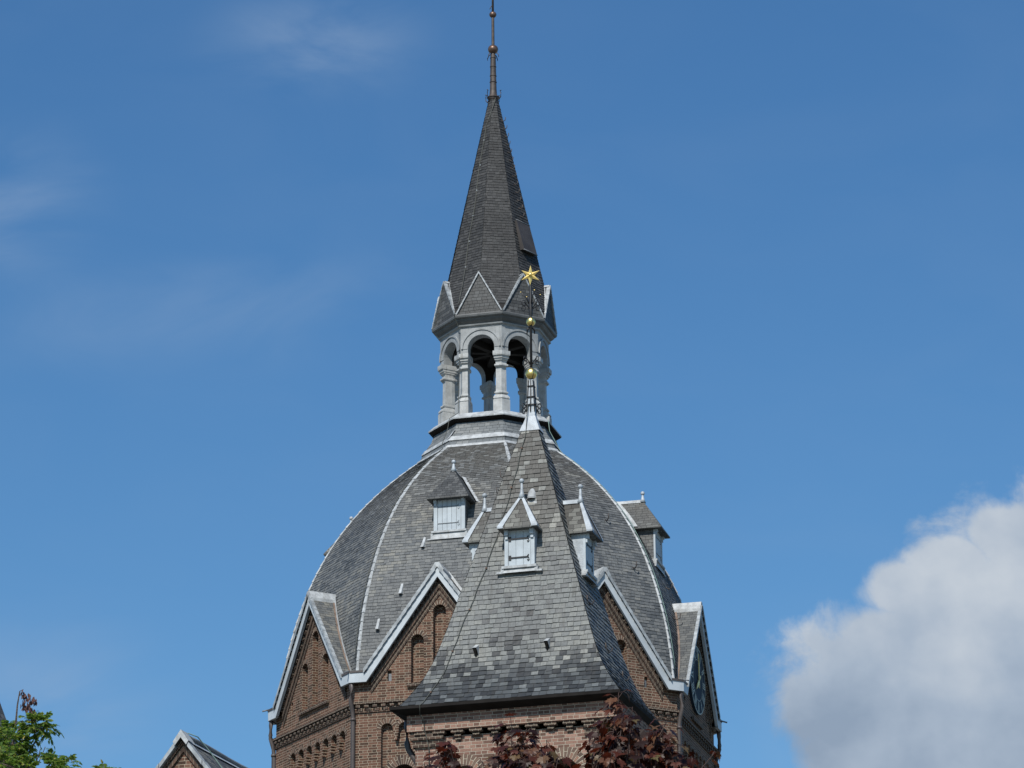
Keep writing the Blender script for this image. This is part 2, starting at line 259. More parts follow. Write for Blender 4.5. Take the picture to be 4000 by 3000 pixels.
# ------------------------------------------------------------------ mesh helpers
class Fr:                                   # wall frame: u along the wall, a outwards from the axis, h height
    def __init__(s, phi, c):
        p = R(phi); s.t = Vector((math.cos(p), math.sin(p), 0)); s.n = Vector((math.sin(p), -math.cos(p), 0)); s.c = Vector((c[0], c[1], 0)); s.phi = phi
    def __call__(s, u, a, h): return s.c + s.t*u + s.n*a + Vector((0, 0, h))
class MB:
    def __init__(s): s.v = []; s.f = []; s.uv = []; s.sm = []
    def face(s, pts, uv=None, smooth=False):
        pts = [Vector(p) for p in pts]; k = len(s.v); s.v += pts; s.f.append(tuple(range(k, k+len(pts)))); s.sm.append(smooth)
        if uv is None:
            nr = Vector((0, 0, 0))
            for i in range(len(pts)):
                a, b = pts[i], pts[(i+1) % len(pts)]
                nr += Vector(((a.y-b.y)*(a.z+b.z), (a.z-b.z)*(a.x+b.x), (a.x-b.x)*(a.y+b.y)))
            if nr.length < 1e-12: nr = Vector((0, 0, 1))
            nr.normalize()
            ua = Vector((0, 0, 1)).cross(nr); ua = Vector((1, 0, 0)) if ua.length < 1e-3 else ua.normalized()
            va = nr.cross(ua); uv = [(p.dot(ua)+50, p.dot(va)+50) for p in pts]
        s.uv.append(uv)
    def box(s, fr, u0, u1, a0, a1, h0, h1):
        q = lambda u, a, h: fr(u, a, h)
        s.face([q(u0, a1, h0), q(u1, a1, h0), q(u1, a1, h1), q(u0, a1, h1)]); s.face([q(u1, a0, h0), q(u0, a0, h0), q(u0, a0, h1), q(u1, a0, h1)])
        s.face([q(u0, a0, h0), q(u0, a1, h0), q(u0, a1, h1), q(u0, a0, h1)]); s.face([q(u1, a1, h0), q(u1, a0, h0), q(u1, a0, h1), q(u1, a1, h1)])
        s.face([q(u0, a1, h1), q(u1, a1, h1), q(u1, a0, h1), q(u0, a0, h1)]); s.face([q(u0, a0, h0), q(u1, a0, h0), q(u1, a1, h0), q(u0, a1, h0)])
    def prism(s, fr, poly, a0, a1, back=True):   # outline in (u, h), from depth a0 (inner) to a1 (outer)
        s.face([fr(u, a1, h) for u, h in poly])
        if back: s.face([fr(u, a0, h) for u, h in reversed(poly)])
        for i in range(len(poly)):
            (u, h), (u2, h2) = poly[i], poly[(i+1) % len(poly)]
            s.face([fr(u, a0, h), fr(u2, a0, h2), fr(u2, a1, h2), fr(u, a1, h)])
    def tube(s, path, r, n=8, closed=True, smooth=True):
        path = [Vector(p) for p in path]; rr = r if isinstance(r, (list, tuple)) else [r]*len(path); rings = []
        for i, p in enumerate(path):
            d = (path[min(i+1, len(path)-1)] - path[max(i-1, 0)]); d = d.normalized() if d.length > 1e-9 else Vector((0, 0, 1))
            a = d.cross(Vector((0, 0, 1))); a = Vector((1, 0, 0)) if a.length < 1e-3 else a.normalized(); b = a.cross(d)
            rings.append([p + (a*math.cos(2*math.pi*k/n) + b*math.sin(2*math.pi*k/n))*rr[i] for k in range(n)])
        for i in range(len(rings)-1):
            for k in range(n):
                s.face([rings[i][k], rings[i][(k+1) % n], rings[i+1][(k+1) % n], rings[i+1][k]], smooth=smooth)
        if closed: s.face(rings[0][::-1]); s.face(rings[-1])
    def lathe(s, c, prof, n=16, phase=0, smooth=True, cap=True):   # prof: (radius, height)
        c = Vector((c[0], c[1], 0)); rg = []
        for r_, h in prof: rg.append([c + Vector((r_*math.sin(2*math.pi*k/n+phase), -r_*math.cos(2*math.pi*k/n+phase), h)) for k in range(n)])
        for i in range(len(rg)-1):
            for k in range(n):
                k2 = (k+1) % n; s.face([rg[i][k], rg[i][k2], rg[i+1][k2], rg[i+1][k]], smooth=smooth)
        if cap: s.face(rg[0][::-1]); s.face(rg[-1])
    def ball(s, c, r, n=16, m_=10):
        pts = [(max(1e-4, r*math.sin(math.pi*i/m_)), c[2]-r*math.cos(math.pi*i/m_)) for i in range(m_+1)]; s.lathe(c, pts, n, cap=False)
    def strip(s, left, right, smooth=True, flip=False):            # slate field between two edges, listed bottom to top; UV by slope length
        v = 0.0
        for i in range(len(left)-1):
            a, b, c, d = Vector(left[i]), Vector(right[i]), Vector(right[i+1]), Vector(left[i+1])
            dv = ((c+d)/2 - (a+b)/2).length; w0 = (b-a).length/2; w1 = (c-d).length/2
            s.face([a, b, c, d], [(-w0, v), (w0, v), (w1, v+dv), (-w1, v+dv)], smooth); v += dv
    def scaled_uv(s): return s
ALL = []; ROOTLOC = {}
def obj(name, mb, mat, parent=None, smooth_angle=None):
    me = bpy.data.meshes.new(name); bm = bmesh.new(); lay = bm.loops.layers.uv.new('UVMap')
    mn = Vector((min(v.x for v in mb.v), min(v.y for v in mb.v), min(v.z for v in mb.v))); mx = Vector((max(v.x for v in mb.v), max(v.y for v in mb.v), max(v.z for v in mb.v)))
    org = Vector(((mn.x+mx.x)/2, (mn.y+mx.y)/2, mn.z))
    vs = [bm.verts.new(v-org) for v in mb.v]
    for f, uv, sm in zip(mb.f, mb.uv, mb.sm):
        try: bf = bm.faces.new([vs[i] for i in f])
        except ValueError: continue
        bf.smooth = sm
        for l, q in zip(bf.loops, uv): l[lay].uv = q
    if any(mb.sm): bmesh.ops.remove_doubles(bm, verts=bm.verts, dist=1e-4) if not getattr(mb, 'keep', False) else None
    if not getattr(mb, 'sheet', False): bmesh.ops.recalc_face_normals(bm, faces=bm.faces)
    bm.to_mesh(me); bm.free(); me.materials.append(M[mat])
    o = bpy.data.objects.new(name, me); sc.collection.objects.link(o); o.location = org
    if parent is not None:
        o.parent = parent; o.matrix_parent_inverse = Matrix.Translation(-ROOTLOC[parent.name])
    ROOTLOC[o.name] = org; ALL.append(o)
    return o
def thing(name, label, cat, loc, group=None):
    o = bpy.data.objects.new(name, None); sc.collection.objects.link(o); o.location = loc; o.empty_display_size = .5
    o['label'] = label; o['category'] = cat
    if group: o['group'] = group
    ROOTLOC[o.name] = Vector(loc); return o
def part(name, mat, parent, fn):
    mb = MB(); fn(mb); return obj(name, mb, mat, parent)
def arc(cu, ch, r, a0, a1, n=12): return [(cu + r*math.cos(R(a0+(a1-a0)*i/n)), ch + r*math.sin(R(a0+(a1-a0)*i/n))) for i in range(n+1)]
def niche(cu, half, top, bot): return [(cu-half, bot), (cu+half, bot)] + arc(cu, top-half, half, 0, 180)
def wall_panel(mb, fr, a, outer, holes):     # holes: (outline, depth, nested holes)
    loops = [outer] + [h[0] for h in holes]
    tri = tessellate_polygon([[Vector((u, h, 0)) for u, h in lp] for lp in loops]); flat = [p for lp in loops for p in lp]
    for t in tri: mb.face([fr(flat[i][0], a, flat[i][1]) for i in t])
    for h in holes:
        lp, d = h[0], h[1]; nested = h[2] if len(h) > 2 else []
        for i in range(len(lp)):
            (u, z), (u2, z2) = lp[i], lp[(i+1) % len(lp)]
            mb.face([fr(u, a, z), fr(u2, a, z2), fr(u2, a-d, z2), fr(u, a-d, z)])
        if d < .5: wall_panel(mb, fr, a-d, lp, nested)
def vring(mb, fr, cu, ch, r0, r1, a, a0=0, a1=180, thick=.02, n=18):     # arch of radial bricks
    for i in range(n):
        b0, b1 = R(a0+(a1-a0)*i/n), R(a0+(a1-a0)*(i+1)/n)
        P = lambda r_, b, aa: fr(cu+r_*math.cos(b), aa, ch+r_*math.sin(b))
        s0, s1 = b0*(r0+r1)/2, b1*(r0+r1)/2
        mb.face([P(r0, b0, a), P(r1, b0, a), P(r1, b1, a), P(r0, b1, a)], [(0.005, s0), (r1-r0, s0), (r1-r0, s1), (.005, s1)])
        mb.face([P(r1, b0, a), P(r1, b0, a-thick), P(r1, b1, a-thick), P(r1, b1, a)], [(0, s0), (.1, s0), (.1, s1), (0, s1)])
        mb.face([P(r0, b0, a), P(r0, b1, a), P(r0, b1, a-thick), P(r0, b0, a-thick)], [(0, s0), (0, s1), (.1, s1), (.1, s0)])

def slate_field(mb, lv, bw, rh, rnd, lift=.013, skip=None, slip=.012):
    # lv: (left, right) edge points bottom to top; every slate is laid on its own, tilted out at its foot
    S = [0.0]
    for (a, b), (c, d) in zip(lv, lv[1:]): S.append(S[-1] + ((Vector(c)+Vector(d))/2 - (Vector(a)+Vector(b))/2).length)
    def at(v):
        v = max(0.0, min(S[-1]-1e-6, v)); i = 0
        while S[i+1] < v: i += 1
        f = (v-S[i])/(S[i+1]-S[i]); return Vector(lv[i][0]).lerp(Vector(lv[i+1][0]), f), Vector(lv[i][1]).lerp(Vector(lv[i+1][1]), f)
    v = 0.0; row = 0
    while v < S[-1]-.01:
        h_ = rh*rnd.uniform(.95, 1.05); v1 = min(S[-1], v+h_*1.12)
        a, b = at(v); c, d = at(v1); w0, w1 = (b-a).length/2, (d-c).length/2; m0, m1 = (a+b)/2, (c+d)/2
        t = (b-a).normalized(); up_ = (m1-m0).normalized(); nr = t.cross(up_)
        u = -w0 - bw*rnd.uniform(.1, .9)
        while u < w0:
            wd = bw*rnd.uniform(.78, 1.22); u0, u1 = u, u+wd-.0045; u += wd
            b0, b1 = max(u0, -w0), min(u1, w0); t0, t1 = max(u0, -w1), min(u1, w1)
            if b1-b0 < .004: continue
            if t1 < t0: t0 = t1 = max(-w1, min(w1, (t0+t1)/2))
            if skip and skip(max(abs(b0), abs(b1)), m0.z): continue
            dv = rnd.gauss(0, slip*.35) - (rnd.random() < .012)*rnd.uniform(.01, .035); lf = lift*rnd.uniform(.7, 1.35); tw_ = rnd.gauss(0, .0022)
            edge = (b0 == -w0, b1 == w0)
            BL = m0+t*b0+up_*(dv+rnd.gauss(0, .0025))+nr*(lf+tw_+.004); BR = m0+t*b1+up_*(dv+rnd.gauss(0, .0025))+nr*(lf-tw_+.004)
            TL, TR = m1+t*t0+nr*.003, m1+t*t1+nr*.003; D = nr*min(.012, lf)
            k = len(mb.v); mb.v += [BL, BR, TR, TL, BL-D, BR-D]
            mb.f += [(k, k+1, k+2, k+3), (k+4, k+5, k+1, k)]; mb.sm += [False, False]
            mb.uv += [[(b0, v), (b1, v), (t1, v1), (t0, v1)], [(b0, v), (b1, v), (b1, v), (b0, v)]]
        v += h_; row += 1
    mb.sheet = True; mb.keep = True
# ------------------------------------------------------------------ ground
g = MB(); g.face([(-1500, -400, GZ), (1500, -400, GZ), (1500, 2600, GZ), (-1500, 2600, GZ)])
go = obj('ground', g, 'ground'); go['kind'] = 'structure'

# ================================================================== THE OCTAGONAL TOWER
TX, TY = 0.0, 86.0; TCN = (TX, TY)
A0 = 7.15; FACES = [-60.35, -15.35, 29.65, 74.65, 119.65, 164.65, 209.65, 254.65]; CORN = [p-22.5 for p in FACES]
C225 = math.cos(R(22.5)); S225 = math.sin(R(22.5)); T225 = math.tan(R(22.5))
tower = thing('octagonal_tower', 'tall octagonal brick tower with a slate dome, white-edged gables, open lantern and pointed spire', 'tower', (TX, TY, GZ))
WA = 5.0; WW = WA*T225
DOME = [(5.335, 20.9), (5.31, 21.2), (5.285, 21.5), (5.247, 21.8), (5.201, 22.1), (5.144, 22.4), (5.075, 22.7), (4.997, 23.0), (4.908, 23.3), (4.81, 23.6), (4.701, 23.9), (4.58, 24.2), (4.445, 24.5), (4.294, 24.8), (4.126, 25.1), (3.938, 25.4), (3.727, 25.7), (3.491, 26.0), (3.229, 26.3), (2.936, 26.6), (2.612, 26.9), (2.253, 27.2), (1.9, 27.47)]
def dome_R(h):
    for (r1, h1), (r2, h2) in zip(DOME, DOME[1:]):
        if h1 <= h <= h2: return r1 + (r2-r1)*(h-h1)/(h2-h1)
    return DOME[0][0] if h < 20.9 else DOME[-1][0]

# --- brick walls with arcaded panels, blind lancets and gables
def panel_outline(c0, n, step, half, top, bot):
    pts = [(c0-half, bot), (c0+step*(n-1)+half, bot)]
    for k in reversed(range(n)):
        c = c0+step*k; pts += arc(c, top-half, half, 0, 180, 8)
        if k: 
            cl, cr_ = c-step+half, c-half        # stepped corbel hanging between two arches
            pts += [(cr_, top-half-.10), (cr_-.02, top-half-.10), (cr_-.02, top-half-.18), (cr_-.035, top-half-.18), (cr_-.035, top-half-.26), (cl+.035, top-half-.26), (cl+.035, top-half-.18), (cl+.02, top-half-.18), (cl+.02, top-half-.10), (cl, top-half-.10)]
    return pts
wall = MB(); ring = MB(); gl = MB(); verge = MB(); dent = MB(); sill = MB(); grate = MB()
for k, phi in enumerate(FACES):
    fr = Fr(phi, TCN); clock = (k == 3)
    outer = [(-WW, GZ), (WW, GZ), (WW, 20.88), (1.75, 20.88), (0, 23.27), (-1.75, 20.88), (-WW, 20.88)]
    seen = k in (0, 1, 2, 3, 7); c0 = -1.133 if k == 0 else -1.275; step = .4325 if k == 0 else .425
    wins = []
    for cu in ((-.6, .95) if k == 0 else (-.9, .9)): wins.append((niche(cu, .30, 18.76, 15.5), .6))
    holes = [(panel_outline(c0, 7, step, .145, 19.736, 15.0), .12, wins)]
    if not clock:
        for cu, tp in ((0, 22.5), (-.54, 21.82), (.54, 21.82)): holes.append((niche(cu, .155, tp, 20.67), .16))
    for cu in (-1.22, 1.22): holes.append(([(cu-.05, 20.74), (cu+.05, 20.74), (cu+.05, 21.0), (cu-.05, 21.0)], .10))
    wall_panel(wall, fr, WA, outer, holes)
    for cu in (-1.22, 1.22) if seen else (): part('vent_grating', 'lead_dark', tower, lambda m_: m_.box(fr, cu-.035, cu+.035, WA-.09, WA-.05, 20.745, 20.93))
    for i in range(7) if seen else (): part('brick_arch', 'voussoir', tower, lambda m_: vring(m_, fr, c0+step*i, 19.736-.145, .147, .255 if i in (0, 6) else .235, WA+.006+.002*(i % 2), 0 if i == 6 else 25, 180 if i == 0 else 155, .02, 9))
    for cu in ((-.6, .95) if k == 0 else (-.9, .9)):
        if seen: part('brick_arch', 'voussoir', tower, lambda m_: vring(m_, fr, cu, 18.46, .302, .52, WA-.12+.012, -20, 200, .03, 22))
        part('window_pane', 'glass', tower, lambda m_: m_.box(fr, cu-.3, cu+.3, WA-.6, WA-.56, 15.4, 18.8))
    if not clock and seen:
        for cu, tp in ((0, 22.5), (-.54, 21.82), (.54, 21.82)): part('brick_arch', 'voussoir', tower, lambda m_: vring(m_, fr, cu, tp-.155, .158, .265, WA+.008, 0, 180, .02, 9))
    sw, sh_ = (.55, 20.42) if clock else (.78, 20.56)
    if seen: part('sill', 'brick_dark', tower, lambda m_: m_.prism(fr, [(-sw, sh_), (sw, sh_), (sw, sh_+.08), (-sw, sh_+.08)], WA-.1, WA+.07))
    # dark corbelled course following the verge
    sl_ = math.hypot(1, 1.36)
    for sgn in (-1, 1):
        for lvl, (o0, o1, pr) in enumerate(((.10, .205, .05), (.205, .30, .022))):
            o0 *= sl_; o1 *= sl_
            pts = [(sgn*1.66, 23.24-1.36*1.66-o1), (sgn*0.0001, 23.24-o1), (sgn*0.0001, 23.24-o0), (sgn*1.66, 23.24-1.36*1.66-o0)]
            L_ = 1.66*sl_; uvs = [(0, o0), (L_, o0), (L_, o1), (0, o1)]
            verge.face([fr(u, WA+pr, h) for u, h in pts], [(0, 0.0), (L_, 0), (L_, .11), (0, .11)])
            for i in range(4):
                (u, h), (u2, h2) = pts[i], pts[(i+1) % 4]; verge.face([fr(u, WA+pr, h), fr(u2, WA+pr, h2), fr(u2, WA-.01, h2), fr(u, WA-.01, h)])
            if lvl == 0:                     # small header blocks like teeth
                nt = 15
                for i in range(nt):
                    f0 = (i+.15)/nt; f1 = (i+.62)/nt; uu0, uu1 = 1.66*(1-f0), 1.66*(1-f1); d0 = .13*sl_
                    q = [(sgn*uu0, 23.24-1.36*uu0-o0), (sgn*uu1, 23.24-1.36*uu1-o0), (sgn*uu1, 23.24-1.36*uu1-o0+d0*.75), (sgn*uu0, 23.24-1.36*uu0-o0+d0*.75)]
                    verge.prism(fr, q, WA-.01, WA+.085)
    # corbel band: two rows of projecting headers under a string course
    wl = (WA+.09)*T225; dent.prism(fr, [(-wl, 20.215), (wl, 20.215), (wl, 20.275), (-wl, 20.275)], WA-.02, WA+.09)
    wl = (WA+.025)*T225; dent.prism(fr, [(-wl, 20.02), (wl, 20.02), (wl, 20.05), (-wl, 20.05)], WA-.02, WA+.03)
    for row, (h0, h1, pr) in enumerate(((20.135, 20.2, .07), (20.055, 20.12, .045))):
        n_ = 20
        for i in range(n_):
            u_ = -WW + (i+.5+.5*(row % 2)*0)*2*WW/n_
            if row == 0 or True: dent.box(fr, u_-.055+(.0 if row == 0 else .045), u_+.05+(.0 if row == 0 else .045), WA-.02, WA+pr, h0, h1)
obj('wall', wall, 'brick', tower)
obj('verge_corbel', verge, 'brick_dark', tower); obj('corbel_band', dent, 'brick_dark', tower)

# --- verge boards, gable roofs, valleys, gutter boxes
FA = 5.19; FW = FA*T225
def gable_u(h): return max(0.0, (23.42-h)/1.36)
for k, phi in enumerate(FACES):
    fr = Fr(phi, TCN)
    fb = MB()
    for s_ in (-1, 1):
        q = [(s_*FW, 20.72), (s_*1.735, 20.72), (s_*.0, 23.135), (s_*.0, 23.37), (s_*1.775, 20.955), (s_*FW, 20.955)]
        fb.prism(fr, q if s_ > 0 else q[::-1], FA-.07, FA)
    vb = obj('verge_board', fb, 'fascia', tower)
    cap = MB()                               # lead cap at the peak and along the short ridge
    ar = dome_R(23.42)*C225-.05
    prof = [(-.17, 23.21), (-.165, 23.29), (-.05, 23.475), (.05, 23.475), (.165, 23.29), (.17, 23.21), (0, 23.43)]
    for i in range(6):
        (u, h), (u2, h2) = prof[i], prof[(i+1) % 7]
        cap.face([fr(u, FA+.03, h), fr(u2, FA+.03, h2), fr(u2, ar, h2), fr(u, ar, h)])
    cap.face([fr(u, FA+.03, h) for u, h in [(-.165, 23.29), (-.05, 23.475), (.05, 23.475), (.165, 23.29), (.10, 23.24), (0, 23.37), (-.10, 23.24)]])
    obj('ridge_cap', cap, 'lead_white', vb)
    rf = MB(); val = MB(); vlw = MB(); tiles = MB()
    hs = [20.96 + (23.42-20.96)*i/14 for i in range(15)]
    for s_ in (-1, 1):
        outp = [fr(s_*gable_u(h), FA+.03, h+.02) for h in hs]
        inn = [fr(s_*gable_u(h), dome_R(h)*C225+.01, h+.02) for h in hs]
        v = 0
        for i in range(14):
            dv = (outp[i+1]-outp[i]).length; wa, wb = (outp[i]-inn[i]).length, (outp[i+1]-inn[i+1]).length
            rf.face([outp[i], inn[i], inn[i+1], outp[i+1]], [(0, v), (wa, v), (wb, v+dv), (0, v+dv)]); v += dv
        # verge slates: thick stepped edge
        nt = 15
        for i in range(nt):
            f0, f1 = i/nt, (i+1)/nt; ha = 20.98+(23.36-20.98)*f0; hb = 20.98+(23.36-20.98)*f1
            P = [fr(s_*gable_u(ha), FA+.05, ha+.055), fr(s_*gable_u(hb), FA+.05, hb+.035), fr(s_*gable_u(hb), FA-.03, hb+.035), fr(s_*gable_u(ha), FA-.03, ha+.055)]
            D = Vector((0, 0, .12)); tiles.face(P); tiles.face([P[0], P[1], P[1]-D, P[0]-D]); tiles.face([P[0]-D, P[3]-D, P[3], P[0]])
        for i in range(14):
            ha, hb = hs[i], hs[i+1]
            def vp(h, du, lift): return fr(s_*(gable_u(h)+du), dome_R(h)*C225+lift, h)
            vlw.face([vp(ha, .03, .025), vp(ha, .105, .03), vp(hb, .105, .03), vp(hb, .03, .025)])
            va_ = lambda h, d: fr(s_*gable_u(h), dome_R(h)*C225+d, h+.035)
            val.face([va_(ha, .0), va_(ha, .06), va_(hb, .06), va_(hb, .0)])
    rf.sheet = True
    gr = obj('gable_roof', rf, 'slate_dome', tower); obj('verge_slates', tiles, 'verge', gr); obj('valley_gutter', val, 'rust', gr); obj('valley_flashing', vlw, 'lead_white', gr)
for phi in CORN:                             # box gutters at the eight corners
    gb = MB()
    f1 = Fr(phi, TCN); rr = FA/C225
    e1 = Vector((math.cos(R(phi+22.5)), math.sin(R(phi+22.5)), 0)); e0 = -Vector((math.cos(R(phi-22.5)), math.sin(R(phi-22.5)), 0))
    c = f1(0, rr, 0); i_ = f1(0, dome_R(20.95)-.1, 0)
    for h in (20.74, 20.97):
        gb.face([c+Vector((0, 0, h)), c+e1*.46+Vector((0, 0, h)), i_+e1*.46+Vector((0, 0, h)), i_+e0*.46+Vector((0, 0, h)), c+e0*.46+Vector((0, 0, h))])
    for e in (e0, e1):
        gb.face([c+e*.02+f1.n*.02+Vector((0, 0, 20.95)), c+e*.44+f1.n*.02+Vector((0, 0, 20.95)), c+e*.44+f1.n*.02+Vector((0, 0, 21.0)), c+e*.02+f1.n*.02+Vector((0, 0, 21.0))])
    gb.sheet = True; obj('corner_gutter', gb, 'pipe', tower)

# --- the dome
dm = MB(); dm.keep = True
for k, phi in enumerate(FACES):
    fr = Fr(phi, TCN)
    lv = [(r, h, max(0.0, (23.42-h)/1.36-.06)) for r, h in DOME]; i0 = [i for i, q in enumerate(lv) if q[2] <= .001][0]
    hz = 23.42-.06*1.36; lo = [q for q in lv if q[2] > .001] + [(dome_R(hz), hz, 0.0)]; hi = [(dome_R(hz), hz, 0.0)] + lv[i0:]
    v = 0
    for part_ in (lo, hi):
        for (r1, h1, w1), (r2, h2, w2) in zip(part_, part_[1:]):
            dv = math.hypot((r2-r1)*C225, h2-h1)
            for s_ in (-1, 1):
                q = [(s_*w1, r1, h1, v), (s_*r1*S225, r1, h1, v), (s_*r2*S225, r2, h2, v+dv), (s_*w2, r2, h2, v+dv)]
                if w1 == 0 and w2 == 0 and False: continue
                dm.face([fr(u, r*C225, h) for u, r, h, vv in q], [(u, vv) for u, r, h, vv in q])
            v += dv
# weld within each face only: build without doubles removal, smooth via custom normals is unnecessary at this size
dm.sm = [False]*len(dm.sm)
dome = obj('dome_roof', dm, 'underlay', tower)
sf_ = MB(); rs = random.Random(21); fine = []
for i in range(len(DOME)*3-2): h = DOME[0][1]+(DOME[-1][1]-DOME[0][1])*i/(len(DOME)*3-3); fine.append((dome_R(h), h))
for k in (0, 1, 2, 3, 7):
    fr = Fr(FACES[k], TCN); slate_field(sf_, [(fr(-r*S225, r*C225, h), fr(r*S225, r*C225, h)) for r, h in fine], .135, .086, rs, .010, lambda um, h: um < (23.42-h)/1.36-.02)
obj('dome_slates', sf_, 'slate_dome_laid', dome)
sf_ = MB()
for k in (4, 5, 6): fr = Fr(FACES[k], TCN); slate_field(sf_, [(fr(-r*S225, r*C225, h), fr(r*S225, r*C225, h)) for r, h in fine], .29, .172, rs, .012, lambda um, h: um < (23.42-h)/1.36-.02)
obj('dome_slates', sf_, 'slate_dome_laid', dome)
def dome_pt(phi_face, u, h, lift=0): return Fr(phi_face, TCN)(u, dome_R(h)*C225+lift, h)
rnd = random.Random(4)
for phi in CORN:                             # lead hip rolls in overlapping lengths
    hb = MB(); pf = Fr(phi, TCN); L = []
    n_ = 30
    hs = [21.0+(27.45-21.0)*(i/n_)**.9 for i in range(n_+1)]
    e1 = Vector((math.cos(R(phi+22.5)), math.sin(R(phi+22.5)), 0)); e0 = -Vector((math.cos(R(phi-22.5)), math.sin(R(phi-22.5)), 0))
    for i in range(n_):
        ha, hc = hs[i], hs[i+1]; wj = rnd.uniform(-.006, .006)
        def sec(h, lift, wd): 
            rr = dome_R(h); return [pf(0, rr, h)+e0*wd+pf.n*lift*.4+Vector((0, 0, .004)), pf(0, rr+lift, h+lift*.35)+e0*wd*.45, pf(0, rr+lift, h+lift*.35)+e1*wd*.45, pf(0, rr, h)+e1*wd+pf.n*lift*.4+Vector((0, 0, .004))]
        s0, s1 = sec(ha, .042, .050+wj), sec(hc, .026, .041+wj)
        for q in range(3): hb.face([s0[q], s0[q+1], s1[q+1], s1[q]])
        hb.face(s0)
    obj('hip_flashing', hb, 'lead_white', dome)
# white snow-guard vents on the front slope
def cowl(fr, u, a, h, w_, l_, name, parent, mat='lead_white', slope=.35):
    # a little half-round lead hood, open at its lower end
    mb = MB(); dk = MB(); n_ = 8; top = []; mid = []; bot = []
    for i in range(n_+1):
        t = math.pi*i/n_; bot.append(fr(u-w_*math.cos(t), a+.01+w_*1.05*math.sin(t)+slope*0, h)); mid.append(fr(u-w_*.88*math.cos(t), a-slope*l_*.6+w_*.8*math.sin(t), h+l_*.6)); top.append(fr(u-w_*.45*math.cos(t), a-slope*l_+w_*.15*math.sin(t), h+l_))
    for i in range(n_): mb.face([bot[i], bot[i+1], mid[i+1], mid[i]], smooth=True); mb.face([mid[i], mid[i+1], top[i+1], top[i]], smooth=True)
    mb.sheet = True
    o = obj(name, mb, mat, parent)
    dk.face([b+Vector((0, 0, .02)) for b in bot]); dk.sheet = True; obj('vent_opening', dk, 'dark', o) if parent.parent is None else None
    return o
frF = Fr(-15.35, TCN)
for u, h in ((-.64, 24.15), (-1.07, 22.93), (-1.58, 22.05)):
    mb = MB(); a = dome_R(h)*C225; d = .32
    a2 = dome_R(h+d)*C225
    for s_ in (-1,):
        mb.face([frF(u-.03, a+.09, h), frF(u+.04, a+.10, h), frF(u+.03, a2, h+d), frF(u, a2, h+d)])
        mb.face([frF(u+.04, a+.10, h), frF(u+.07, a-.005, h), frF(u+.05, a2-.005, h+d), frF(u+.03, a2, h+d)])
        mb.face([frF(u-.03, a+.09, h), frF(u-.03, a-.01, h), frF(u, a2, h+d)])
    mb.sheet = True
    o = obj('vent_cowl', mb, 'lead_white', dome)
frL = Fr(-60.35, TCN); mb = MB(); mb.face([frL(.55, 1.70, 27.72), frL(.70, 1.70, 27.72), frL(.67, 1.52, 27.98), frL(.62, 1.52, 27.98)]); mb.face([frL(.55, 1.70, 27.72), frL(.62, 1.52, 27.98), frL(.55, 1.55, 27.70)]); mb.sheet = True
obj('vent_cowl', mb, 'lead_white', dome)
def hook(mb, base, out, size=.13, r=.011):
    up_ = Vector((0, 0, 1)); b = Vector(base)
    mb.tube([b-up_*size*.2, b+out*size*.5-up_*size*.55, b+out*size*.95-up_*size*.3, b+out*size*1.05+up_*size*.4], r, 5)
for phi, lst in ((-15.35, [(1.05, 25.6), (1.25, 24.1)]), (29.65, [(.9, 25.2), (1.3, 23.9)]), (74.65, [(-.2, 23.9), (.5, 23.4), (-.6, 23.0)])):
    f_ = Fr(phi, TCN)
    for u, h in lst:
        mb = MB(); hook(mb, dome_pt(phi, u, h, .02), f_.n, .17, .014); obj('roof_hook', mb, 'old_iron', dome)

